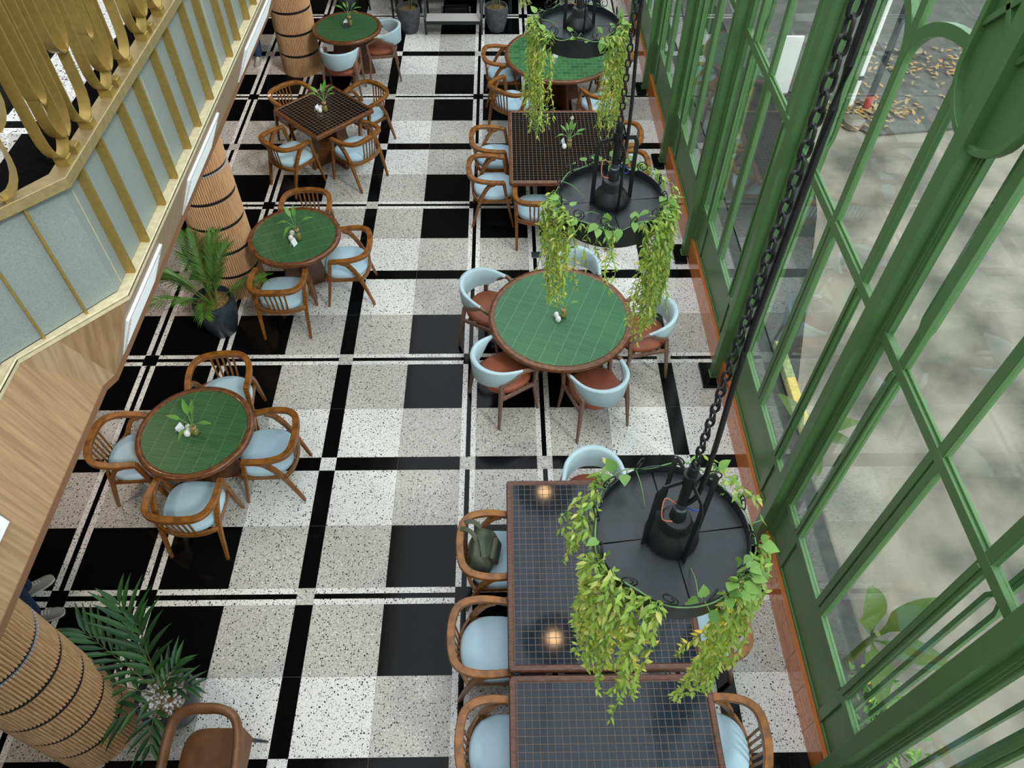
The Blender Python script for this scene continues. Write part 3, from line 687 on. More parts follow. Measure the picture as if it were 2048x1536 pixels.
# ------------------------------------------------------------------ chairs
def smooth_path(pts, n=5): return catmull(pts, n)
def make_armchair():
    T = thing('wooden_armchair', 'x', 'chair')
    r = MB()
    half = [(.262, .15, .672), (.278, .02, .686), (.276, -.10, .697), (.245, -.205, .708), (.165, -.268, .716), (.0, -.288, .720)]
    pts = half + [(-x, y, z) for x, y, z in half[-2::-1]]
    P = catmull(pts, 5); n = len(P)
    sc = [(1 + .0 * 1, 1) for _ in P]
    sc = []
    for i in range(n):
        u = abs(i / (n - 1) - .5) * 2; sc.append((1.0 + .12 * (1 - u), 1.0 + .25 * max(0, 1 - u * 2.2)))
    r.bar(P, .054, .040, sc=sc); r.build('arm_rail', M_wood, T, bevel=.006, smooth=45)
    for s_ in (-1, 1):
        f = MB(); f.bar([(s_ * .262, .142, .676), (s_ * .258, .165, .52), (s_ * .254, .205, .30), (s_ * .25, .262, 0)], .044, .036, up=(0, 1, .2), sc=[(1, 1.1), (.98, 1), (.9, .9), (.62, .7)]); f.build('leg', M_wood, T, bevel=.005)
        h = MB(); h.bar(catmull([(s_ * .268, .03, .672), (s_ * .268, -.04, .625), (s_ * .262, -.115, .50), (s_ * .257, -.165, .36), (s_ * .25, -.258, 0)], 5), .044, .038, up=(0, 1, .3), sc=[(1, 1.6), (1, 1.5), (1, 1.4), (1, 1.25), (1, 1.15)] + [(1, 1.08)] * 5 + [(.98, 1.0)] * 5 + [(.9, .95), (.85, .9), (.8, .86), (.74, .8), (.68, .75), (.62, .7)]); h.build('leg', M_wood, T, bevel=.005)
    lo = MB(); lo.bar(catmull([(.257, -.165, .40), (.15, -.222, .40), (0, -.245, .40), (-.15, -.222, .40), (-.257, -.165, .40)], 5), .026, .05); lo.build('lower_rail', M_wood, T, bevel=.005)
    for x in (-.104, -.052, 0, .052, .104):
        s_ = MB(); s_.bar([(x * .85, -.243 + abs(x) * .06, .405), (x * .95, -.262 + abs(x) * .06, .56), (x, -.283 + abs(x) * .10, .705)], .019, .012, up=(0, 1, 0)); s_.build('slat', M_wood, T, bevel=.003)
    ap = MB(); ap.bar([(.235, .235, .395), (-.235, .235, .395)], .022, .05)
    for s_ in (-1, 1): ap.bar([(s_ * .24, .235, .395), (s_ * .245, -.15, .395)], .022, .05)
    ap.build('seat_frame', M_wood, T, bevel=.003)
    seat = MB(); out = []
    for i in range(36):
        a = 2 * pi * i / 36; ca, sa = cos(a), sin(a)
        ex = .62 if sa > 0 else .9
        x = .25 * math.copysign(abs(ca) ** ex, ca); y = (.255 if sa > 0 else .235) * math.copysign(abs(sa) ** ex, sa)
        if sa > 0: x *= 1.0
        out.append((x, y))
    rings = [[(x * k, y * k, z) for x, y in out] for k, z in ((.95, .405), (.99, .41), (1.0, .43), (.995, .452), (.97, .466), (.90, .474), (.6, .480), (.2, .482))]
    seat.loft(rings); seat.build('seat', M_blue, T, smooth=60)
    return T
def make_tub():
    T = thing('shell_chair', 'x', 'chair')
    bk = MB(); rings = []; n = 26; Rx, Ry = .275, .335
    for i in range(n + 1):
        a = pi * .03 + (pi * .94) * i / n                  # from right end round the back to the left end
        u = abs(i / n - .5) * 2
        sl = max(0, (u - .72) / .28)
        zt = .785 - .045 * u ** 2 - .02 * sl; zb = .535 + .03 * u + .115 * sl ** 1.3
        def at(rk, z, adv): 
            x = Rx * rk * cos(a) ; y = -Ry * rk * max(-.05, sin(a)) + .02
            return (x, y + adv, z)
        zm = (zt + zb) / 2; lean = .06
        top_adv = .06 * sl; th = .035 + .012 * (1 - u)
        oc = []
        prof = [(1.0 + lean * .5, zt, top_adv), (1.02 + lean * .35, zt - .01, top_adv), (1.015 , zm, top_adv * .5), (.99, zb + .01, 0), (.965, zb, 0), (.99 - th / .3, zb + .012, 0), (1.0 - th / .3, zm, top_adv * .5), (1.0 + lean * .5 - th / .3, zt - .012, top_adv), (1.0 + lean * .45 - th / .55, zt + .004, top_adv)]
        rings.append([at(*p) for p in prof])
    bk.loft(rings); bk.build('backrest', M_shell, T, smooth=70)
    for s_ in (-1, 1):
        ar = MB(); ar.bar(catmull([(s_ * .235, -.175, .575), (s_ * .268, -.03, .65), (s_ * .276, .045, .70), (s_ * .268, .12, .672), (s_ * .255, .225, .615)], 4), .034, .036, sc=None); ar.build('arm', M_walnut, T, bevel=.005)
        f = MB(); f.bar(catmull([(s_ * .255, .225, .622), (s_ * .255, .215, .50), (s_ * .253, .205, .36), (s_ * .268, .245, 0)], 4), .036, .038, up=(0, 1, .2), sc=[1.1, 1.1, 1.05, 1, 1, .98, .95, .92, .88, .82, .75, .68, .62]); f.build('leg', M_walnut, T, bevel=.005)
        h = MB(); h.bar([(s_ * .232, -.165, .585), (s_ * .25, -.19, .40), (s_ * .282, -.235, 0)], .036, .038, up=(0, 1, .2), sc=[1.1, 1, .62]); h.build('leg', M_walnut, T, bevel=.005)
        sr = MB(); sr.bar([(s_ * .253, .205, .405), (s_ * .248, -.185, .405)], .028, .04); sr.build('side_rail', M_walnut, T, bevel=.004)
    for y in (.15, -.13):
        cr_ = MB(); cr_.bar([(.25, y, .395), (-.25, y, .395)], .03, .035); cr_.build('cross_rail', M_walnut, T, bevel=.004)
    seat = MB(); out = []
    for i in range(40):
        a = 2 * pi * i / 40; ca, sa = cos(a), sin(a); ex = .75
        out.append((.245 * math.copysign(abs(ca) ** ex, ca), .012 + .245 * math.copysign(abs(sa) ** (.7 if sa > 0 else .95), sa)))
    seat.loft([[(x * k, y * k, z) for x, y in out] for k, z in ((.90, .415), (.98, .425), (1.0, .445), (.99, .465), (.95, .478), (.85, .485), (.5, .488), (.2, .488))]); seat.build('seat', M_brown, T, smooth=60)
    return T
AC = make_armchair(); TC = make_tub(); used = {}
def put(proto, x, y, d, lab, group):
    if proto.name not in used: used[proto.name] = 1; o = proto
    else: o = copy_tree(proto)
    o.location = (x, y, 0); o.rotation_euler = (0, 0, facing(d)); o['label'] = lab; o['group'] = group; o['category'] = 'chair'
    return o
GA, GT = 'slatted wooden armchairs with pale blue seats', 'pale blue shell chairs with brown seats'
ARM = [
 (-2.25, 1.93, (.12, -1), 'slatted armchair on the far side of the nearest left round table'),
 (-1.70, 1.27, (-1, -.04), 'slatted armchair on the right side of the nearest left round table'),
 (-2.25, .70, (.05, 1), 'slatted armchair on the near side of the nearest left round table'),
 (-2.90, 1.24, (1, .05), 'slatted armchair left of the nearest left round table, close to the oak balcony edge'),
 (-1.86, 4.53, (.03, -1), 'slatted armchair behind the middle left round table'),
 (-1.32, 3.86, (-1, -.06), 'slatted armchair right of the middle left round table'),
 (-1.955, 3.345, (-.02, 1), 'slatted armchair in front of the middle left round table beside the speckled palm pot'),
 (-2.41, 6.98, (.69, -.72), 'slatted armchair at the upper left side of the diamond-set black table'),
 (-1.46, 7.0, (-.66, -.75), 'slatted armchair at the upper right side of the diamond-set black table'),
 (-2.32, 5.97, (.64, .77), 'slatted armchair at the lower left side of the diamond-set black table'),
 (-1.486, 6.087, (-.79, .61), 'slatted armchair at the lower right side of the diamond-set black table'),
 (.33, 5.92, (1, 0), 'farther of two slatted armchairs on the left of the middle black table'),
 (.31, 5.27, (1, 0), 'nearer of two slatted armchairs on the left of the middle black table'),
 (.858, 4.82, (0, 1), 'slatted armchair at the near end of the middle black table, back slats facing the camera'),
 (1.46, 4.82, (0, 1), 'slatted armchair at the near end of the middle black table, hidden by the middle planter'),
 (1.94, 6.02, (-1, 0), 'farther slatted armchair on the window side of the middle black table'),
 (1.95, 5.36, (-1, 0), 'nearer slatted armchair on the window side of the middle black table, behind the planter chain'),
 (.46, 8.10, (1, 0), 'slatted armchair at the far left of the far big green table'),
 (.59, 7.26, (.62, .78), 'slatted armchair at the near left of the far big green table'),
 (2.06, 8.10, (-1, 0), 'slatted armchair on the window side of the far big green table'),
 (1.84, 7.20, (-.5, .87), 'slatted armchair at the near right of the far big green table behind hanging vines'),
 (.36, .19, (1, 0), 'slatted armchair holding the olive bag, left of the large black table'),
 (.318, -.55, (1, 0), 'empty slatted armchair left of the large black table, nearest its lower corner'),
 (1.91, -.49, (-.97, -.2), 'slatted armchair on the window side of the large black table under the near planter vines'),
 (.40, -1.28, (1, 0), 'slatted armchair left of the front black table at the bottom edge'),
 (1.89, -1.28, (-.99, .08), 'slatted armchair right of the front black table at the bottom edge'),
]
for x, y, d, lab in ARM: put(AC, x, y, d, lab, GA)
TUB = [
 (1.20, 3.40, (-.12, -1), 'shell chair behind the large round table, under the middle planter vines'),
 (.288, 3.10, (.877, -.48), 'shell chair at the upper left of the large round table'),
 (.424, 2.19, (.84, .545), 'shell chair at the lower left of the large round table'),
 (1.33, 1.976, (-.365, .93), 'shell chair at the near right of the large round table'),
 (1.87, 2.72, (-.98, -.19), 'shell chair right of the large round table, beside the window wall'),
 (1.19, .76, (0, -1), 'shell chair at the far end of the large black table beside the near planter'),
 (-1.42, 8.87, (-.985, -.16), 'shell chair right of the far small round table'),
 (-1.955, 8.24, (.02, 1), 'shell chair in front of the far small round table'),
]
for x, y, d, lab in TUB: put(TC, x, y, d, lab, GT)
# tan leather chair
T = thing('leather_chair', 'tan leather chair with padded bow back at the bottom edge', 'chair', (-1.61, -1.30, 0), rz=pi)
r = MB(); half = [(.245, .27, .63), (.245, .10, .66), (.235, -.08, .70), (.195, -.19, .745), (.10, -.235, .765), (0, -.24, .768)]
pts = half + [(-x, y, z) for x, y, z in half[-2::-1]]; P = catmull(pts, 6); n_ = len(P)
r.sweep(P, [(.029 * cos(2 * pi * i / 12), .044 * sin(2 * pi * i / 12)) for i in range(12)], sc=[(1 + .15 * (1 - abs(2 * i / (n_ - 1) - 1)), 1 + .45 * (1 - abs(2 * i / (n_ - 1) - 1))) for i in range(n_)]); r.build('bow_back', M_tan, T, smooth=70)
s_ = MB(); out = []
for i in range(40):
    a = 2 * pi * i / 40; ca, sa = cos(a), sin(a); out.append((.215 * math.copysign(abs(ca) ** .55, ca), .03 + .23 * math.copysign(abs(sa) ** .55, sa)))
s_.loft([[(x * k, y * k, z) for x, y in out] for k, z in ((.9, .40), (.98, .41), (1, .44), (.985, .465), (.93, .478), (.6, .483), (.2, .484))]); s_.build('seat', M_tan, T, smooth=60)
for sg in (-1, 1):
    a_ = MB(); a_.sweep([(sg * .235, .24, .44), (sg * .243, .26, .55), (sg * .245, .265, .635)], [(.02 * cos(2 * pi * i / 10), .03 * sin(2 * pi * i / 10)) for i in range(10)], up=(0, 1, 0)); a_.build('arm_support', M_tan, T)
    a_ = MB(); a_.bx(sg * .222 - .012, sg * .222 + .012, -.16, .25, .36, .62 - .0); a_.v = [(x, y, z if z < .5 else .62 + (-.0 if y > 0 else .06)) for x, y, z in a_.v]
    if sg < 0: a_.build('side_panel', M_tan, T, bevel=.01)
    for y0, y1 in ((.2, .26), (-.14, -.22)):
        l = MB(); l.tube([(sg * .17, y0, .40), (sg * .235, y1, 0.0)], .02, 10, up=(0, 1, 0), sc=[1, .5]); l.build('leg', M_gunmetal, T)
c_ = MB(); c_.bar([(-.2, -.13, .40), (.2, -.13, .40)], .03, .03); c_.build('rear_rail', M_blackmetal, T)

# ------------------------------------------------------------------ tables
def pedestal(T, bot, top, h, rz):
    for k in range(2):
        p = MB(); a = rz + k * pi / 2; M = Matrix.Rotation(a, 3, 'Z'); th = .024
        vs = []
        for s_ in (-1, 1):
            vs += [M @ Vector((-bot, s_ * th, 0)), M @ Vector((bot, s_ * th, 0)), M @ Vector((top, s_ * th, h)), M @ Vector((-top, s_ * th, h))]
        p.add(vs, [(0, 1, 2, 3), (7, 6, 5, 4), (0, 4, 5, 1), (1, 5, 6, 2), (2, 6, 7, 3), (3, 7, 4, 0)]); p.build('pedestal_panel', M_woodT, T, bevel=.004)
def round_table(x, y, R, top, rot, lab, bot=.30, rimw=.045, mt=None, rz=.4):
    T = thing('round_table', lab, 'table', (x, y, 0), group='round green tiled tables')
    q = MB(); q.lathe([(R - rimw - .012, .715), (R - .01, .715), (R, .722), (R, .752), (R - .008, .762), (R - rimw, .764), (R - rimw - .012, .757)], n=72, cap=False); q.f += []
    q.loft([[(p[0], p[1], p[2]) for p in [((R - rimw - .012) * cos(2 * pi * i / 72), (R - rimw - .012) * sin(2 * pi * i / 72), z) for i in range(72)]] for z in (.757, .715)], cap=False)
    q.build('rim', mt or M_woodT, T, smooth=50)
    q = MB(); q.lathe([(R - rimw - .01, .716), (R - rimw - .01, .757)], n=72); o = q.build('tiled_top', top, T, smooth=30); o.rotation_euler = (0, 0, rot)
    q = MB(); q.lathe([(R * .55, .68), (R * .55, .716)], n=40); q.build('sub_top', M_woodT, T)
    pedestal(T, bot, bot * .62, .69, rz)
    return T
round_table(-2.284, 1.284, .505, M_kit, radians(-8), 'nearest left round green tiled table with a dark wood rim', .26, rz=.2)
round_table(-1.865, 3.94, .505, M_kit, radians(113), 'middle left round green tiled table beside the slatted column', .26, rz=.5)
round_table(-1.91, 8.86, .52, M_kit, radians(90), 'far left small round green table beside the far column', .34, rz=.15)
round_table(1.006, 2.671, .722, M_kit5, radians(-22), 'large round green table with five shell chairs', .3, rimw=.05)
round_table(1.29, 8.02, .81, M_sub, radians(0), 'far big green table of brick-laid tiles, below the farthest planter', .36, rimw=.045)
def square_table(x, y, wx, wy, top, rimmat, rz, lab, rim=.038, bot=.36, prz=0, ped=((0, 0),)):
    T = thing('square_table', lab, 'table', (x, y, 0), rz, group='black mosaic topped tables')
    def rr(hx, hy, r, z):
        out = []
        for cx, cy, a0 in ((hx - r, hy - r, 0), (-hx + r, hy - r, pi / 2), (-hx + r, -hy + r, pi), (hx - r, -hy + r, 1.5 * pi)):
            for i in range(6): a = a0 + pi / 2 * i / 5; out.append((cx + r * cos(a), cy + r * sin(a), z))
        return out
    hx, hy = wx / 2, wy / 2
    q = MB(); q.loft([rr(hx - rim - .01, hy - rim - .01, .012, .757), rr(hx - rim - .01, hy - rim - .01, .012, .705), rr(hx - .01, hy - .01, .03, .705), rr(hx, hy, .035, .713), rr(hx, hy, .035, .752), rr(hx - .008, hy - .008, .03, .762), rr(hx - rim, hy - rim, .016, .765), rr(hx - rim - .01, hy - rim - .01, .012, .757)], cap=False); q.build('rim', rimmat, T, smooth=35)
    q = MB(); q.bx(-hx + rim + .006, hx - rim - .006, -hy + rim + .006, hy - rim - .006, .712, .757); q.build('tiled_top', top, T, smooth=0)
    for px, py in ped:
        E_ = (px, py)
        for k in range(2):
            p = MB(); M = Matrix.Rotation(prz + k * pi / 2, 3, 'Z'); th = .024; vs = []
            for s_ in (-1, 1): vs += [M @ Vector((-bot, s_ * th, 0)) + Vector((px, py, 0)), M @ Vector((bot, s_ * th, 0)) + Vector((px, py, 0)), M @ Vector((bot * .6, s_ * th, .71)) + Vector((px, py, 0)), M @ Vector((-bot * .6, s_ * th, .71)) + Vector((px, py, 0))]
            p.add(vs, [(0, 1, 2, 3), (7, 6, 5, 4), (0, 4, 5, 1), (1, 5, 6, 2), (2, 6, 7, 3), (3, 7, 4, 0)]); p.build('pedestal_panel', M_woodT, T, bevel=.004)
    return T
square_table(-1.925, 6.515, .955, .955, M_tile2, M_woodT, radians(45.5), 'square black mosaic table set diagonally among four armchairs', prz=0, bot=.34)
square_table(1.26, 5.69, 1.49, 1.60, M_tile3, M_woodT, 0, 'black mosaic table in the middle with a potted lily on it', prz=pi / 4, bot=.42)
square_table(1.145, -.045, 1.40, 1.575, M_tile, M_woodD, 0, 'large black glossy mosaic table below the near planter', prz=pi / 4, bot=.42)
square_table(1.155, -1.66, 1.41, 1.60, M_tile, M_woodD, 0, 'black glossy mosaic table cut by the bottom edge of the photo', prz=pi / 4, bot=.42)

# ------------------------------------------------------------------ table centrepieces
def vase(x, y, lab, leaves, hgt=.115, seed=0, flower=None, z=.757):
    r = random.Random(seed)
    T = thing('lily_vase', lab, 'vase', (x, y, z + .001), group='glass bottle vases on the tables')
    q = MB(); q.lathe([(.03, 0), (.034, .004), (.034, hgt * .62), (.024, hgt * .78), (.024, hgt)], n=20); q.build('bottle', M_bottle, T, smooth=60)
    q = MB(); q.lathe([(.028, .005), (.031, .01), (.031, hgt * .5), (.02, hgt * .56)], n=16); q.build('moss_water', M_water, T, smooth=60)
    q = MB(); q.lathe([(.0255, hgt * .78), (.0275, hgt * .80), (.0275, hgt * .98), (.0255, hgt)], n=16); q.build('jute_collar', M_jute, T)
    for az, L, el, dr in leaves:
        d = Vector((cos(az) * cos(el), sin(az) * cos(el), sin(el)))
        base = Vector((.008 * cos(az), .008 * sin(az), hgt * .5)); mid = base + Vector((d.x * .03, d.y * .03, hgt * .9)) + d * (L * .35)
        s_ = MB(); s_.tube(catmull([base, base + Vector((0, 0, hgt * .55)), mid], 4), .0035, 6); s_.build('stem', M_stem, T)
        lf = MB(); leaf_quad(lf, mid, d, (0, 0, 1), L, L * .30, seg=6, droop=dr, wide=.75); lf.build('leaf', M_vleaf, T)
    if flower:
        s_ = MB(); s_.tube(catmull([(0, 0, hgt * .5), (0, .005, .2), flower], 4), .003, 6); s_.build('stem', M_stem, T)
        f = MB(); leaf_quad(f, flower, (.1, -.1, 1), (0, 1, 0), .07, .05, fold=.5, seg=5); f.build('flower', M_white_p, T)
def shaker(x, y, lab, k=1.0, z=.757, cat='salt shaker'):
    T = thing('salt_shaker', lab, cat, (x, y, z + .001), group='white egg-shaped shakers on the tables')
    q = MB(); q.lathe([(.012, 0), (.025 * k, .004), (.030 * k, .022 * k), (.027 * k, .045 * k), (.016 * k, .062 * k), (.006, .068 * k)], n=18); q.build('body', M_white_p, T, smooth=60)
    q = MB(); q.lathe([(.006, .0665 * k), (.004, .0695 * k)], n=10); q.build('cap', M_chrome, T)
def card(x, y, rz, lab, z=.757, dark=False):
    T = thing('table_card', lab, 'card', (x, y, z + .001), rz, group='small standing cards on the tables')
    for s_ in (-1, 1):
        q = MB(); q.add([(-.035, s_ * .022, 0), (.035, s_ * .022, 0), (.035, s_ * .002, .075), (-.035, s_ * .002, .075), (-.035, s_ * .0205, 0), (.035, s_ * .0205, 0), (.035, s_ * .0005, .075), (-.035, s_ * .0005, .075)], [(0, 1, 2, 3), (7, 6, 5, 4), (0, 4, 5, 1), (1, 5, 6, 2), (2, 6, 7, 3), (3, 7, 4, 0)]); q.build('card_leaf', M_print if dark else M_card, T, smooth=0)
vase(-2.262, 1.25, 'glass bottle vase with broad lily leaves on the nearest left round table', [(1.9, .17, 1.1, .1), (1.4, .15, .95, .1), (2.9, .15, .35, .25), (-.2, .14, .4, .3), (-1.9, .12, .3, .6), (.9, .07, 1.1, .1)], seed=1)
shaker(-2.33, 1.235, 'front white shaker on the nearest left round table'); shaker(-2.335, 1.30, 'rear white shaker on the nearest left round table', .92)
card(-2.412, 1.29, radians(70), 'white standing card left of the vase on the nearest left round table')
vase(-1.803, 3.868, 'glass bottle vase with pale pointed leaves on the middle left round table', [(2.3, .16, .9, .2), (1.6, .15, 1.1, .1), (.2, .15, .45, .3), (3.2, .13, .4, .6), (-2.0, .14, .3, .7), (-.3, .1, .7, .2)], hgt=.16, seed=2)
shaker(-1.882, 3.855, 'front white shaker on the middle left round table', 1.05); shaker(-1.885, 3.94, 'rear white shaker on the middle left round table')
card(-1.842, 3.78, radians(65), 'thin white card seen edge-on on the middle left round table')
vase(-1.89, 6.478, 'glass bottle vase with arching leaves on the diamond-set black table', [(1.2, .18, 1.1, .2), (2.6, .17, .7, .3), (.5, .17, .8, .4), (3.0, .15, .5, .5), (1.7, .13, 1.1, .1), (.1, .12, .6, .4)], hgt=.14, seed=3)
shaker(-1.955, 6.455, 'front white shaker on the diamond-set black table'); shaker(-1.952, 6.52, 'rear white shaker on the diamond-set black table', .95)
card(-2.0, 6.50, radians(70), 'standing card behind the shakers on the diamond-set black table')
vase(-1.861, 8.897, 'glass bottle vase with a yellow bud on the far left small round table', [(2.8, .18, .5, .4), (2.2, .13, .8, .3), (.2, .15, .5, .4), (.8, .14, .7, .3), (-.4, .12, .4, .5), (1.6, .11, 1.3, 0)], hgt=.15, seed=4)
shaker(-1.942, 8.905, 'front white shaker on the far left small round table'); shaker(-1.935, 8.97, 'rear white shaker on the far left small round table', .95)
card(-1.908, 8.82, radians(-20), 'dark grey standing card on the far left small round table', dark=True)
vase(1.274, 5.625, 'glass bottle vase with a white lily on the middle black table', [(1.4, .15, 1.1, .1), (.3, .15, .5, .3), (2.4, .13, .7, .3), (3.3, .12, .4, .6), (1.0, .13, .9, .2), (.0, .1, .4, .4), (2.0, .12, 1.0, .1)], hgt=.12, seed=5, flower=(.01, .03, .36))
shaker(1.207, 5.605, 'white shaker on the middle black table beside the lily', 1.05); card(1.19, 5.70, radians(60), 'white standing card on the middle black table')
vase(1.25, 8.04, 'glass bottle vase on the far big green table behind the vines', [(1.4, .14, 1.0, .2), (.2, .14, .5, .4), (2.7, .14, .5, .4), (-.6, .12, .5, .4)], seed=6)
shaker(1.165, 8.05, 'white shaker on the far big green table'); card(1.215, 7.92, 0, 'standing card on the far big green table')
vase(1.03, 2.66, 'glass bottle vase on the large round table behind the vine tips', [(1.4, .11, 1.0, .2), (.2, .1, .5, .4), (2.7, .1, .5, .4)], hgt=.11, seed=7)
shaker(.975, 2.60, 'white shaker on the large round table at the vine tips'); shaker(.96, 2.66, 'rear white shaker on the large round table', .95)

# ------------------------------------------------------------------ potted plants
def pot(T, R, H, mt, fill, shape=0):
    pr = [(R * .62, 0), (R * .66, .01), (R * .86, H * .35), (R * 1.0, H * .68), (R * 1.0, H * .9), (R * .94, H), (R * .86, H), (R * .86, H * .9), (R * .84, H * .82)]
    q = MB(); q.lathe(pr, n=44, cap=True); q.build('pot', mt, T, smooth=60)
    q = MB(); q.lathe([(R * .855, H * .84), (R * .8, H * .87), (R * .3, H * .885), (.005, H * .89)], n=36); q.build('soil', fill, T, smooth=60)
def frond(T, base, az, L, el, droop, nl, ll, lw, mt, seed, curl=.35, v=.5):
    r = random.Random(seed); base = Vector(base); pts = []; n = 14
    d = Vector((cos(az), sin(az), 0))
    for i in range(n + 1):
        u = i / n; pts.append(base + d * (L * u * cos(el)) + Vector((0, 0, L * (sin(el) * u - droop * u * u))))
    st = MB(); st.tube(pts, .006, 6, sc=[1 - .8 * i / n for i in range(n + 1)]); st.build('frond_stem', M_stemb, T)
    lf = MB()
    for k in range(nl):
        u = .28 + .72 * k / (nl - 1); i = min(n - 1, int(u * n)); f = u * n - i
        p = pts[i].lerp(pts[i + 1], f); tt = (pts[i + 1] - pts[i]).normalized(); sd = tt.cross(Vector((0, 0, 1))).normalized()
        for s_ in (-1, 1):
            le = ll * (.55 + .45 * sin(pi * min(1, (u - .2) * 1.15))) * r.uniform(.85, 1.1)
            dd = (tt * (.55 + u * .6) + sd * s_ * (1.0 - .45 * u) + Vector((0, 0, v * .5 + r.uniform(-.1, .1)))).normalized()
            leaf_quad(lf, p, dd, (0, 0, 1), le, lw, fold=.4, seg=4, droop=curl * r.uniform(.7, 1.3), wide=.6)
    lf.build('frond_leaflets', mt, T)
T = thing('potted_palm', 'feathery areca palm in a speckled dark pot in front of the middle column', 'plant', (-2.69, 3.24, 0)); pot(T, .225, .48, M_potd, M_soil)
r = random.Random(8)
for i in range(20):
    az = 2.3 + r.uniform(-1.5, 1.5) if i < 13 else r.uniform(-3.1, 3.1)
    frond(T, (r.uniform(-.06, .06), r.uniform(-.06, .06), .40), az, r.uniform(.7, 1.15), r.uniform(1.05, 1.42) if i < 13 else r.uniform(.7, 1.2), r.uniform(.22, .45), 30, .22, .010, M_palm, i, curl=.3)
T = thing('potted_palm', 'dark broad-leaved palm in a round pot of white pebbles at the bottom left', 'plant', (-2.09, -.84, 0)); pot(T, .215, .40, M_potd, M_soil)
r = random.Random(77); q = MB()
for i in range(260):
    rr = .18 * sqrt(r.random()); aa = r.uniform(0, 6.283); s_ = r.uniform(.009, .016); c0 = (rr * cos(aa), rr * sin(aa), .352 + r.uniform(-.002, .006))
    q.lathe([(s_ * .3, -s_ * .5), (s_, -s_ * .1), (s_ * .85, s_ * .4), (s_ * .3, s_ * .62)], c0, 6)
tag(q.build('pebbles', M_pebble, T, smooth=60), kind='stuff')
fr = [(2.6, .92, 1.0, .22, 9, .36, .034), (2.0, .95, 1.12, .15, 8, .38, .036), (1.75, .72, 1.15, .15, 6, .34, .04), (3.05, .6, .7, .3, 6, .28, .036), (.9, .42, 1.0, .35, 5, .26, .034), (-1.5, .42, .75, .6, 5, .24, .034), (-2.6, .45, .6, .5, 5, .24, .034), (2.3, .45, .9, .3, 5, .26, .034), (.1, .32, .8, .5, 4, .2, .028)]
for i, (az, L, el, dr, nl, ll, lw) in enumerate(fr): frond(T, (-.03 + .02 * cos(i), .03 * sin(i), .33), az, L, el, dr, nl, ll * 1.15, lw * 1.15, M_palmd, 40 + i, curl=.25)
for (x, y, lab, sd) in [(-1.13, 10.32, 'grey stone pot with thin cane stems left of the stage steps', 1), (.355, 10.36, 'grey stone pot with thin cane stems right of the stage steps', 2), (-2.31, 11.25, 'grey stone pot at the top edge behind the far left round table', 3)]:
    T = thing('potted_cane', lab, 'plant', (x, y, 0)); pot(T, .2, .42, M_potg, M_soil); r = random.Random(sd)
    for i in range(8):
        a = r.uniform(0, 6.28); s_ = MB(); b0 = Vector((.05 * cos(a), .05 * sin(a), .36)); tp = b0 + Vector((.08 * cos(a), .08 * sin(a), r.uniform(.6, .9)))
        s_.tube([b0, tp], .006, 6); s_.build('cane', M_stemb, T)
        lf = MB()
        for k in range(6): leaf_quad(lf, tp - Vector((0, 0, r.uniform(0, .25))), (cos(a + k), sin(a + k), .5), (0, 0, 1), .16, .03, seg=4, droop=.4)
        lf.build('cane_leaves', M_palm, T)

# ------------------------------------------------------------------ stage at the top
T = thing('stage_steps', 'black metal stage steps with grey carpet treads at the top edge', 'steps', (-.37, 10.2, 0))
for z, y0, y1 in ((.25, -.06, .24), (.5, .30, .60)):
    q = MB(); q.bx(-.46, .46, y0, y1, z - .012, z); q.build('tread', M_tread, T, bevel=.003)
    q = MB(); q.bx(-.47, .47, y0 - .015, y0, z - .05, z + .003); q.build('nosing', M_stage, T)
for s_ in (-1, 1):
    q = MB(); q.bar([(s_ * .475, -.0, 0), (s_ * .475, -.05, .27), (s_ * .475, .62, .62), (s_ * .475, .62, 0)], .03, .035, up=(1, 0, 0)); q.build('side_frame', M_blackmetal, T)
q = MB(); q.bx(-1.45, 2.2, 10.95, 13.1, .55, .62)
for x in (-1.4, -1.0, .6, 2.1): q.bx(x - .03, x + .03, 11.0, 11.06, 0, .55); q.bx(x - .03, x + .03, 13.0, 13.06, 0, .55)
tag(q.build('stage', M_stage, smooth=0), 'black stage deck on legs at the far end beyond the steps', 'stage')
T = thing('speaker_cart', 'low black cart with two round grey wheels under the stage steps', 'cart', (-.35, 10.82, 0))
q = MB(); q.bx(-.2, .2, -.08, .08, .06, .2); q.build('box', M_blackmetal, T, bevel=.01)
for s_ in (-1, 1):
    q = MB(); q.tube([(s_ * .24 - .015, 0, .13), (s_ * .24 + .015, 0, .13)], .07, 20, up=(0, 1, 0)); q.build('wheel', M_gunmetal, T)
for (x, y, dx, lab) in [(-1.9, 11.12, -.12, 'leaning black stand leg at the top behind the far left round table'), (2.45, 10.55, -.3, 'leaning black stand leg at the top beside the window wall')]:
    T = thing('tripod_stand', lab, 'stand', (x, y, 0))
    for k, (ax, ay) in enumerate(((0, 0), (dx * 2, .1), (dx, .5))):
        q = MB(); q.tube([(ax, ay, 0), (dx, .25, 1.0)], .016, 8); q.build('leg', M_blackmetal, T)
    q = MB(); q.tube([(dx, .25, .98), (dx, .25, 1.5)], .018, 8); q.build('pole', M_blackmetal, T)
T = thing('black_rail', 'thin black barrier with one post at the top, left of the left stage pot', 'rail', (-1.45, 10.75, 0))
q = MB(); q.tube([(0, 0, 0), (0, 0, .9)], .02, 8); q.build('post', M_blackmetal, T); q = MB(); q.lathe([(.06, 0), (.06, .01), (.02, .02)], n=16); q.build('base', M_blackmetal, T)
q = MB(); q.tube([(0, 0, .45), (.3, .12, .45)], .012, 8); q.build('bar', M_blackmetal, T)

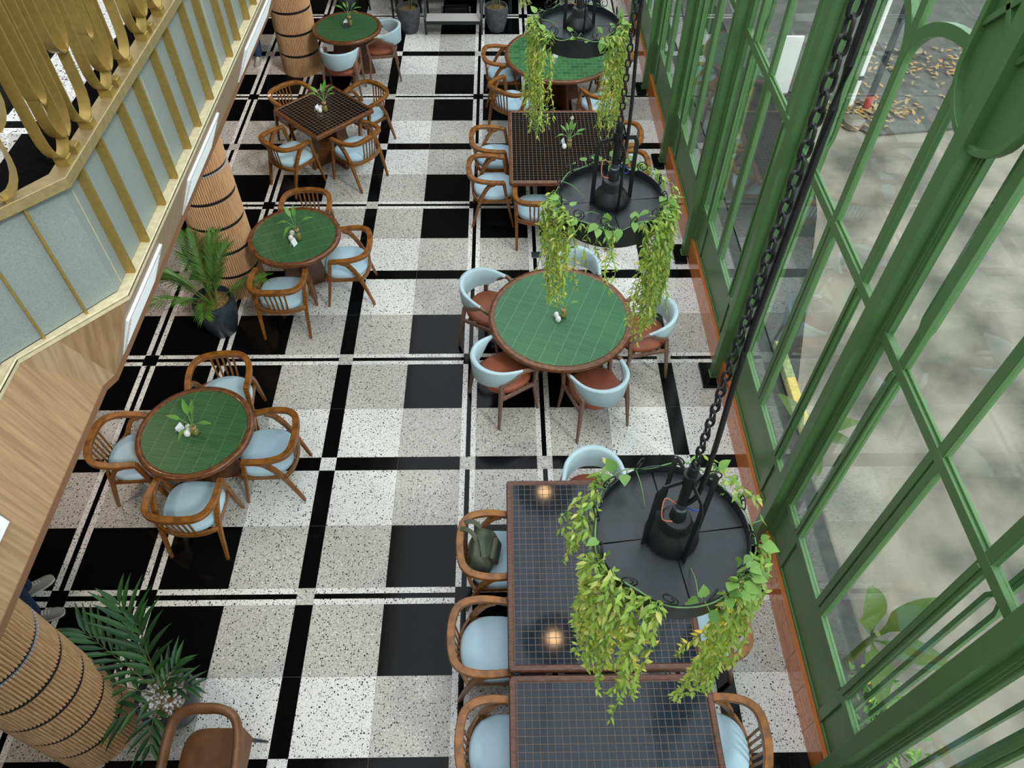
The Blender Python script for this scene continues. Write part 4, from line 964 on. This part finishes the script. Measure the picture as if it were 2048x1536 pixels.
# ------------------------------------------------------------------ hanging planters
CHAINZ = 8.8
def planter(x, y, z, lab, glab, seed, rot=0):
    """drum of .75 units across, scaled to .54 m: rim top at z"""
    r = random.Random(seed); K = .72
    T = thing('hanging_planter', lab, 'planter lamp', (x, y, z), rot, group='black drum planters hung on chains'); T.scale = (K, K, K)
    R = .375
    q = MB(); q.lathe([(R - .006, 0), (R, 0), (R, -.165), (R - .006, -.165), (R - .006, 0)], n=72, cap=False); q.build('drum', M_drum, T, smooth=30)
    q = MB(); q.lathe([(R - .01, -.075), (R - .01, -.064)], n=48); q.build('tray_base', M_groove, T)
    for k in range(4):
        d = MB(); n = 16; a0 = k * pi / 2 + .014; a1 = (k + 1) * pi / 2 - .014
        ou = [((R - .008) * cos(a0 + (a1 - a0) * i / n), (R - .008) * sin(a0 + (a1 - a0) * i / n)) for i in range(n + 1)]
        inn = [(.06 * cos(a1 - (a1 - a0) * i / 4), .06 * sin(a1 - (a1 - a0) * i / 4)) for i in range(5)]
        d.prism(ou + inn, -.063, -.052); d.build('tray_quarter', M_drum, T, smooth=0)
    dm = MB(); dm.lathe([(.128, -.055), (.132, -.03), (.126, -.012), (.108, .02), (.082, .055), (.074, .066), (.073, .115), (.064, .13), (.04, .137), (.036, .185), (.03, .20)], n=40); dm.build('lamp_housing', M_blackmetal, T, smooth=40)
    st = MB(); st.lathe([(.030, .195), (.034, .20), (.034, .225), (.026, .232), (.024, .262), (.012, .268)], n=16); st.build('socket_cap', M_gunmetal, T)
    for k in range(2):
        c = MB(); a = k * pi / 2 + .15; M = Matrix.Rotation(a, 3, 'Z')
        pts = [(-.142, 0, -.05), (-.138, 0, .40), (-.118, 0, .44), (0, 0, .455), (.118, 0, .44), (.138, 0, .40), (.142, 0, -.05)]
        c.bar([M @ Vector(p) for p in pts], .03, .007, up=M @ Vector((0, 1, 0))); c.build('cage_strap', M_blackmetal, T, bevel=.001)
    h = MB(); h.tube([(0, 0, .25), (0, 0, .56)], .024, 12); h.build('rod', M_blackmetal, T); h = MB(); h.tube([(0, 0, .43), (0, 0, .50)], .036, 14); h.build('hub', M_blackmetal, T)
    for mt, a in ((M_redwire, 2.9), (M_bluewire, 5.4)):
        c = MB(); c.tube(catmull([(.02 * cos(a), .02 * sin(a), .24), (.08 * cos(a), .08 * sin(a), .28), (.10 * cos(a + .6), .10 * sin(a + .6), .20), (.06 * cos(a + 1), .06 * sin(a + 1), .172)], 5), .0035, 6); c.build('wire', mt, T)
    top = (CHAINZ - z) / K
    ch = MB(); zz = .52; k = 0
    while zz < top:
        pts = []; n = 12; hl, hw = .019, .0155
        for i in range(n):
            a = 2 * pi * i / n; u, v = hw * cos(a), hw * sin(a) + math.copysign(hl * .6, sin(a)) * (1 if abs(sin(a)) > .2 else abs(sin(a)) / .2)
            pts.append((u, 0, zz + .02 + v) if k % 2 else (0, u, zz + .02 + v))
        ch.tube(pts, .0058, 6, up=(.3, .4, .1), closed=True); zz += .047; k += 1
    ch.build('chain', M_blackmetal, T, smooth=60)
    cb = MB(); pts = [(.0, -.01, .25), (.05, -.02, .36), (.055, -.01, .7), (.03, -.01, 1.3), (.045, .012, 2.2), (.03, .0, 3.2), (.05, .01, 4.6), (.028, 0, top)]
    cb.tube(catmull(pts, 8), .012, 8); cb.build('cable', M_blackmetal, T)
    for k in range(12):
        a = 2 * pi * k / 12 + .2; sc_ = MB(); pts = []
        for i in range(22):
            u = i / 21; th = 2 * pi * 1.45 * u; rad = .046 * (1 - .62 * u); pts.append(Vector((0, rad * sin(th), .046 - rad * cos(th))))
        M = Matrix.Rotation(a + (.5 if k % 2 else -.3), 3, 'Z'); c0 = Vector((R * cos(a), R * sin(a), 0))
        sc_.tube([M @ p + c0 for p in pts], .004, 6, up=(.2, .3, 1)); sc_.build('scroll', M_blackmetal, T)
    bl = MB(); bl.lathe([(.02, -.158), (.07, -.15), (.105, -.125), (.09, -.095), (.03, -.078)], n=20); bl.build('bulb', M_bulb, T)
    G = thing('rim_garland', glab, 'vine', (x, y, z), rot, group='heart-leaved vines round the planter rims'); R *= K
    s_ = MB(); pts = []
    for i in range(60):
        a = 2 * pi * i / 60; rr = R + .010 * sin(5 * a + seed) + .006; pts.append((rr * cos(a), rr * sin(a), .004 + .014 * sin(7 * a + seed * 2)))
    s_.tube(pts, .0028, 6, closed=True)
    lf = MB()
    for i in range(34):
        a = r.choice((r.uniform(0, 2 * pi), r.uniform(4.4, 6.0))); p = Vector((R * cos(a), R * sin(a), .01)); d = Vector((cos(a) * r.uniform(-.3, 1), sin(a) * r.uniform(-.3, 1), r.uniform(-.2, .9))).normalized()
        e = p + d * r.uniform(.02, .05); s_.tube([p, e], .0016, 5); L = r.uniform(.038, .06)
        dd = (d + Vector((r.uniform(-.6, .6), r.uniform(-.6, .6), r.uniform(-1.0, .2)))).normalized()
        heart_leaf(lf, e, dd, (r.uniform(-.4, .4), r.uniform(-.4, .4), 1), L, L * .8)
    s_.build('stem', M_stem, G); lf.build('heart_leaves', M_heart, G)
    for i in range(2):
        a = r.uniform(0, 2 * pi); q = MB(); p = Vector((R * .95 * cos(a), R * .95 * sin(a), .02)); e = Vector((R * .5 * cos(a + .2), R * .5 * sin(a + .2), -.03)); q.tube(catmull([p, p.lerp(e, .5) + Vector((0, 0, .02)), e], 4), .0018, 6); q.build('loose_stem', M_stem, G)
    return T
def vine(x, y, z, a0, a1, n, L0, L1, lab, seed, R=.28, lean=(0, 0)):
    """clump of trailing strands from the rim between two angles"""
    r = random.Random(seed); am = (a0 + a1) / 2
    o = Vector((x + R * cos(am), y + R * sin(am), z))
    T = thing('trailing_vine', lab, 'vine', o, group='trailing vines hanging from the planters')
    s_ = MB(); lf = MB()
    for k in range(n):
        a = a0 + (a1 - a0) * (k + .5 * r.random()) / max(1, n - 1); L = r.uniform(L0, L1) * (1 - .25 * abs(k / max(1, n - 1) - .5) * 2 * r.random())
        rad = R + r.uniform(-.01, .035); p0 = Vector((x + rad * cos(a), y + rad * sin(a), z + .02)) - o
        ox, oy = r.gauss(0, .03), r.gauss(0, .03); ph = r.random() * 6
        def at(u): 
            e = min(1, u * L / .06)
            return p0 + Vector((cos(a) * .03 * e + ox * u + .010 * sin(9 * u + ph) + lean[0] * u, sin(a) * .03 * e + oy * u + .010 * cos(8 * u + ph) + lean[1] * u, .035 * sin(min(1, u * L / .12) * pi) * .8 - L * u))
        m_ = max(6, int(L / .05)); s_.tube([at(i / m_) for i in range(m_ + 1)], .0018, 4)
        nl = int(L / .0105)
        for i in range(nl):
            u = (i + r.random()) / nl; p = at(u); az = r.uniform(0, 2 * pi); 
            le = r.uniform(.024, .040) * (1.15 - .35 * u)
            d = Vector((cos(az), sin(az), r.uniform(-1.6, .2))).normalized()
            leaf_quad(lf, p, d, (r.uniform(-.3, .3), r.uniform(-.3, .3), 1), le, le * .38, fold=.3, seg=3, droop=.25, wide=.75)
    s_.build('strands', M_stem, T); lf.build('leaves', M_vine, T)
PZ = 3.79
P1, P2, P3, P4 = (1.005, -1.38), (.977, .526), (.948, 2.43), (.92, 4.335)
planter(P1[0], P1[1], PZ, 'nearest hanging planter with its black tray in full view', 'heart-leaved vine round the rim of the nearest planter', 3, .12)
planter(P2[0], P2[1], PZ, 'middle hanging planter seen left of the second window post', 'heart-leaved vine round the rim of the middle planter', 5, .1)
planter(P3[0], P3[1], PZ, 'upper hanging planter cut by the top edge of the photo', 'heart-leaved vine round the rim of the upper planter', 7, .1)
planter(P4[0], P4[1], PZ, 'farthest hanging planter just beyond the top edge', 'heart-leaved vine round the rim of the farthest planter beyond the top edge', 9, .1)
vine(*P1, PZ, 3.45, 4.45, 26, .55, .93, 'trailing vine clump on the near left of the nearest planter', 21)
vine(*P1, PZ, 2.2, 3.2, 14, .12, .28, 'short vine clump on the far left rim of the nearest planter', 22)
vine(*P1, PZ, 5.2, 6.0, 22, .6, 1.24, 'long trailing vine clump on the right of the nearest planter', 23)
vine(*P1, PZ, .3, 1.0, 9, .05, .13, 'short vine clump on the far right rim of the nearest planter', 24)
vine(*P2, PZ, 3.1, 3.95, 22, .45, .70, 'trailing vine clump on the left of the middle planter', 31)
vine(*P2, PZ, 4.1, 4.7, 6, .2, .40, 'thin yellowish vine strands at the front of the middle planter', 32)
vine(*P2, PZ, 5.2, 6.2, 36, .6, .93, 'thick trailing vine clump on the right of the middle planter', 33)
vine(*P2, PZ, .2, 1.0, 9, .05, .14, 'short vine clump on the far right rim of the middle planter', 34)
vine(*P3, PZ, 2.9, 4.0, 24, .6, .86, 'trailing vine clump on the left of the upper planter', 41)
vine(*P3, PZ, 5.2, 6.3, 28, .6, .88, 'trailing vine clump on the right of the upper planter', 42)
vine(*P4, PZ, 2.9, 3.9, 15, .4, .8, 'vine tips of the farthest planter entering the top edge of the photo', 51)

# ------------------------------------------------------------------ bag on the chair
T = thing('bag', 'olive nylon bag slumped on the armchair left of the large black table', 'bag', (.27, .19, .484), radians(-12))
q = MB(); rings = []
for j in range(13):
    v = j / 12; ang = None; ring = []
    for i in range(20):
        a = 2 * pi * i / 20; rx = .115 * (1 - .45 * v ** 2.5) * (sin(pi * (.12 + .85 * v)) ** .35); ry = .19 * (1 - .2 * v ** 2) * (sin(pi * (.12 + .86 * v)) ** .25)
        x = rx * math.copysign(abs(cos(a)) ** .7, cos(a)); y = ry * math.copysign(abs(sin(a)) ** .7, sin(a)); z = .24 * v
        nz_ = noise.noise(Vector((x * 9, y * 9, z * 12 + 3))) * .026 + noise.noise(Vector((x * 30, y * 26, z * 34))) * .018
        ring.append((x * (1 + nz_ * 5) - .05 * v, y * (1 + nz_ * 4), z + nz_ * .5))
    rings.append(ring)
q.loft(rings); q.build('body', M_olive, T, smooth=80, sub=1)
q = MB(); q.box((.085, .0, .13), (.05, .2, .11)); q.v = [(x + noise.noise(Vector((x * 20, y * 20, z * 20))) * .012 - (z - .13) * .3, y, z) for x, y, z in q.v]; q.build('front_pocket', M_olive, T, bevel=.02, seg=3)
q = MB(); q.bar(catmull([(-.06, .14, .20), (-.12, .15, .26), (-.175, .14, .262), (-.215, .12, .235), (-.205, .10, .19)], 5), .04, .004, up=(0, 0, 1)); q.build('strap', M_strap, T)
q = MB(); q.bar(catmull([(-.05, -.02, .235), (-.10, .04, .262), (-.17, .07, .272), (-.235, .07, .24), (-.25, .06, .16)], 5), .038, .004, up=(0, 0, 1)); q.build('strap', M_strap, T)
q = MB(); q.bar(catmull([(.02, -.12, .23), (-.02, -.02, .262), (-.06, .06, .25)], 5), .035, .004); q.build('top_handle', M_strap, T)
q = MB(); q.bx(.105, .109, -.02, .02, .12, .132); q.build('zip_pull', M_chrome, T)

# ------------------------------------------------------------------ people under the balcony
def person(x, y, rz, lab, lf_, rf_, shirt, seed):
    """joints in metres, local +Y is forward; lf_/rf_ : (hip, knee, ankle, toe) points"""
    T = thing('person', lab, 'person', (x, y, 0), rz)
    def skin(name, verts, edges, rad, mt, root=0, sub=2):
        me = bpy.data.meshes.new(name); me.from_pydata(verts, edges, []); me.materials.append(mt)
        o = bpy.data.objects.new(name, me); COL.objects.link(o); o.parent = T
        md = o.modifiers.new('skin', 'SKIN'); md.use_smooth_shade = True
        for i, rr in enumerate(rad):
            sv = me.skin_vertices[0].data[i]; sv.radius = rr if isinstance(rr, tuple) else (rr, rr); sv.use_root = (i == root)
        sb = o.modifiers.new('sub', 'SUBSURF'); sb.levels = sub; sb.render_levels = sub
        return o
    V, E_, Rr = [], [], []
    def jv(p, rr, par=None):
        V.append(p); Rr.append(rr)
        if par is not None: E_.append((par, len(V) - 1))
        return len(V) - 1
    pel = jv((0, 0, .95), (.15, .10)); wst = jv((0, .01, 1.12), (.125, .09), pel); che = jv((0, .0, 1.32), (.15, .105), wst); sh = jv((0, -.01, 1.44), (.12, .08), che)
    nk = jv((0, .0, 1.51), .05, sh); jaw = jv((0, .03, 1.57), (.06, .07), nk); hd = jv((0, .02, 1.65), (.075, .09), jaw); tp = jv((0, .005, 1.73), (.05, .065), hd)
    for s_, (hip, kn, an, toe) in ((-1, lf_), (1, rf_)):
        a = jv(hip, .085, pel); c = jv(((hip[0] + kn[0]) / 2, (hip[1] + kn[1]) / 2, (hip[2] + kn[2]) / 2), .075, a); d = jv(kn, .055, c)
        e = jv(((kn[0] * .6 + an[0] * .4), (kn[1] * .6 + an[1] * .4) - .015, kn[2] * .6 + an[2] * .4), .053, d); f = jv(an, .036, e); jv(toe, (.035, .022), f)
        S0 = jv((s_ * .17, -.01, 1.42), .055, sh); el = jv((s_ * .23, -.03, 1.14), .04, S0); wr = jv((s_ * .22, .09, .92), .028, el); pa = jv((s_ * .215, .12, .86), (.035, .016), wr)
        for k in range(4): 
            fx = s_ * .215 + (k - 1.5) * .0; b1 = jv((s_ * (.20 + .012), .105 + k * .016, .805), .009, pa); jv((s_ * .205, .11 + k * .016, .765 + .006 * abs(k - 1)), .0075, b1)
        th = jv((s_ * .205, .165, .85), .010, wr); jv((s_ * .2, .175, .81), .0085, th)
    skin('body', V, E_, Rr, M_skin)
    # jeans
    v = [(0, 0, .98), ]; e = []; rr = [(.165, .12)]
    for hip, kn, an, toe in (lf_, rf_):
        o = len(v); mid = tuple((hip[i] + kn[i]) / 2 for i in range(3)); cal = tuple(kn[i] * .5 + an[i] * .5 for i in range(3)); hem = (an[0], an[1], max(.07, an[2] - .02))
        v += [hip, mid, kn, cal, hem]; rr += [.105, .092, .075, .068, (.062, .066)]; e += [(0, o), (o, o + 1), (o + 1, o + 2), (o + 2, o + 3), (o + 3, o + 4)]
    skin('jeans', v, e, rr, M_jeans)
    v = [(0, 0, .93), (0, .01, 1.12), (0, 0, 1.32), (0, -.01, 1.43), (.17, -.01, 1.42), (.22, -.025, 1.22), (-.17, -.01, 1.42), (-.22, -.025, 1.22)]
    skin('shirt', v, [(0, 1), (1, 2), (2, 3), (3, 4), (4, 5), (3, 6), (6, 7)], [(.165, .115), (.14, .105), (.165, .12), (.13, .09), .068, .058, .068, .058], shirt)
    h = MB(); h.lathe([(.02, .105), (.06, .095), (.088, .05), (.094, .0), (.085, -.05)], (0, -.012, 1.665), 18); h.build('hair', M_hair, T, smooth=70)
    for sx in (-1, 1):
        q = MB(); q.lathe([(.002, -.011), (.011, 0), (.002, .011)], (sx * .031, .098, 1.655), 10); q.build('eye', M_white_p, T)
        q = MB(); q.lathe([(.004, -.03), (.014, 0), (.004, .03)], (sx * .08, .01, 1.645), 8); q.build('ear', M_skin, T)
    q = MB(); q.tube([(0, .10, 1.66), (0, .125, 1.63)], .012, 8, sc=[.6, 1.2]); q.build('nose', M_skin, T); q = MB(); q.tube([(-.022, .098, 1.59), (0, .104, 1.588), (.022, .098, 1.59)], .006, 6); q.build('mouth', M_brown, T)
    for hip, kn, an, toe in (lf_, rf_):
        a = Vector((an[0], an[1])); d = Vector((toe[0] - an[0], toe[1] - an[1])).normalized(); z0 = toe[2] - .03
        n_ = Vector((-d.y, d.x)); sh_ = MB(); so = MB(); rings = []; rs = []
        prof = [(-.085, .028, .07), (-.07, .038, .085), (-.02, .042, .10), (.04, .044, .085), (.10, .050, .062), (.155, .046, .05), (.19, .030, .038), (.20, .012, .03)]
        for u, wd, hh in prof:
            c0 = a + d * u; ring = []
            for i in range(12):
                an_ = pi * i / 11; p = c0 + n_ * (wd * cos(an_)); ring.append((p.x, p.y, z0 + .018 + hh * sin(an_) ** .8))
            rings.append(ring); c1, c2 = c0 + n_ * (wd + .005), c0 - n_ * (wd + .005); rs.append([(c1.x, c1.y, z0), (c1.x, c1.y, z0 + .024), (c2.x, c2.y, z0 + .024), (c2.x, c2.y, z0)])
        sh_.loft(rings); S_ = sh_.build('shoe', M_shoe, T, smooth=70); so.loft(rs); so.build('sole', M_sole, S_, bevel=.006)
        la = MB()
        for k in range(4):
            c0 = a + d * (.035 + .022 * k); la.tube([(c0 + n_ * .022).to_3d() + Vector((0, 0, z0 + .098 - .009 * k)), (c0).to_3d() + Vector((0, 0, z0 + .112 - .010 * k)), (c0 - n_ * .022).to_3d() + Vector((0, 0, z0 + .098 - .009 * k))], .004, 6)
        la.build('laces', M_sole, S_)
    return T
person(-3.60, 9.60, pi, 'person in blue jeans walking under the far end of the balcony', ((-.09, 0, .90), (-.10, .16, .48), (-.10, .36, .075), (-.10, .48, .03)), ((.09, 0, .90), (.10, .04, .48), (.10, -.42, .12), (.10, -.31, .04)), M_shirt, 1)
person(-3.56, .0, -1.0, 'person in dark jeans and grey trainers standing behind the near column', ((-.10, 0, .90), (-.12, .03, .48), (-.15, .02, .075), (-.17, .14, .03)), ((.10, 0, .90), (.12, .06, .48), (.14, .03, .075), (.17, .15, .03)), M_shirt, 2)
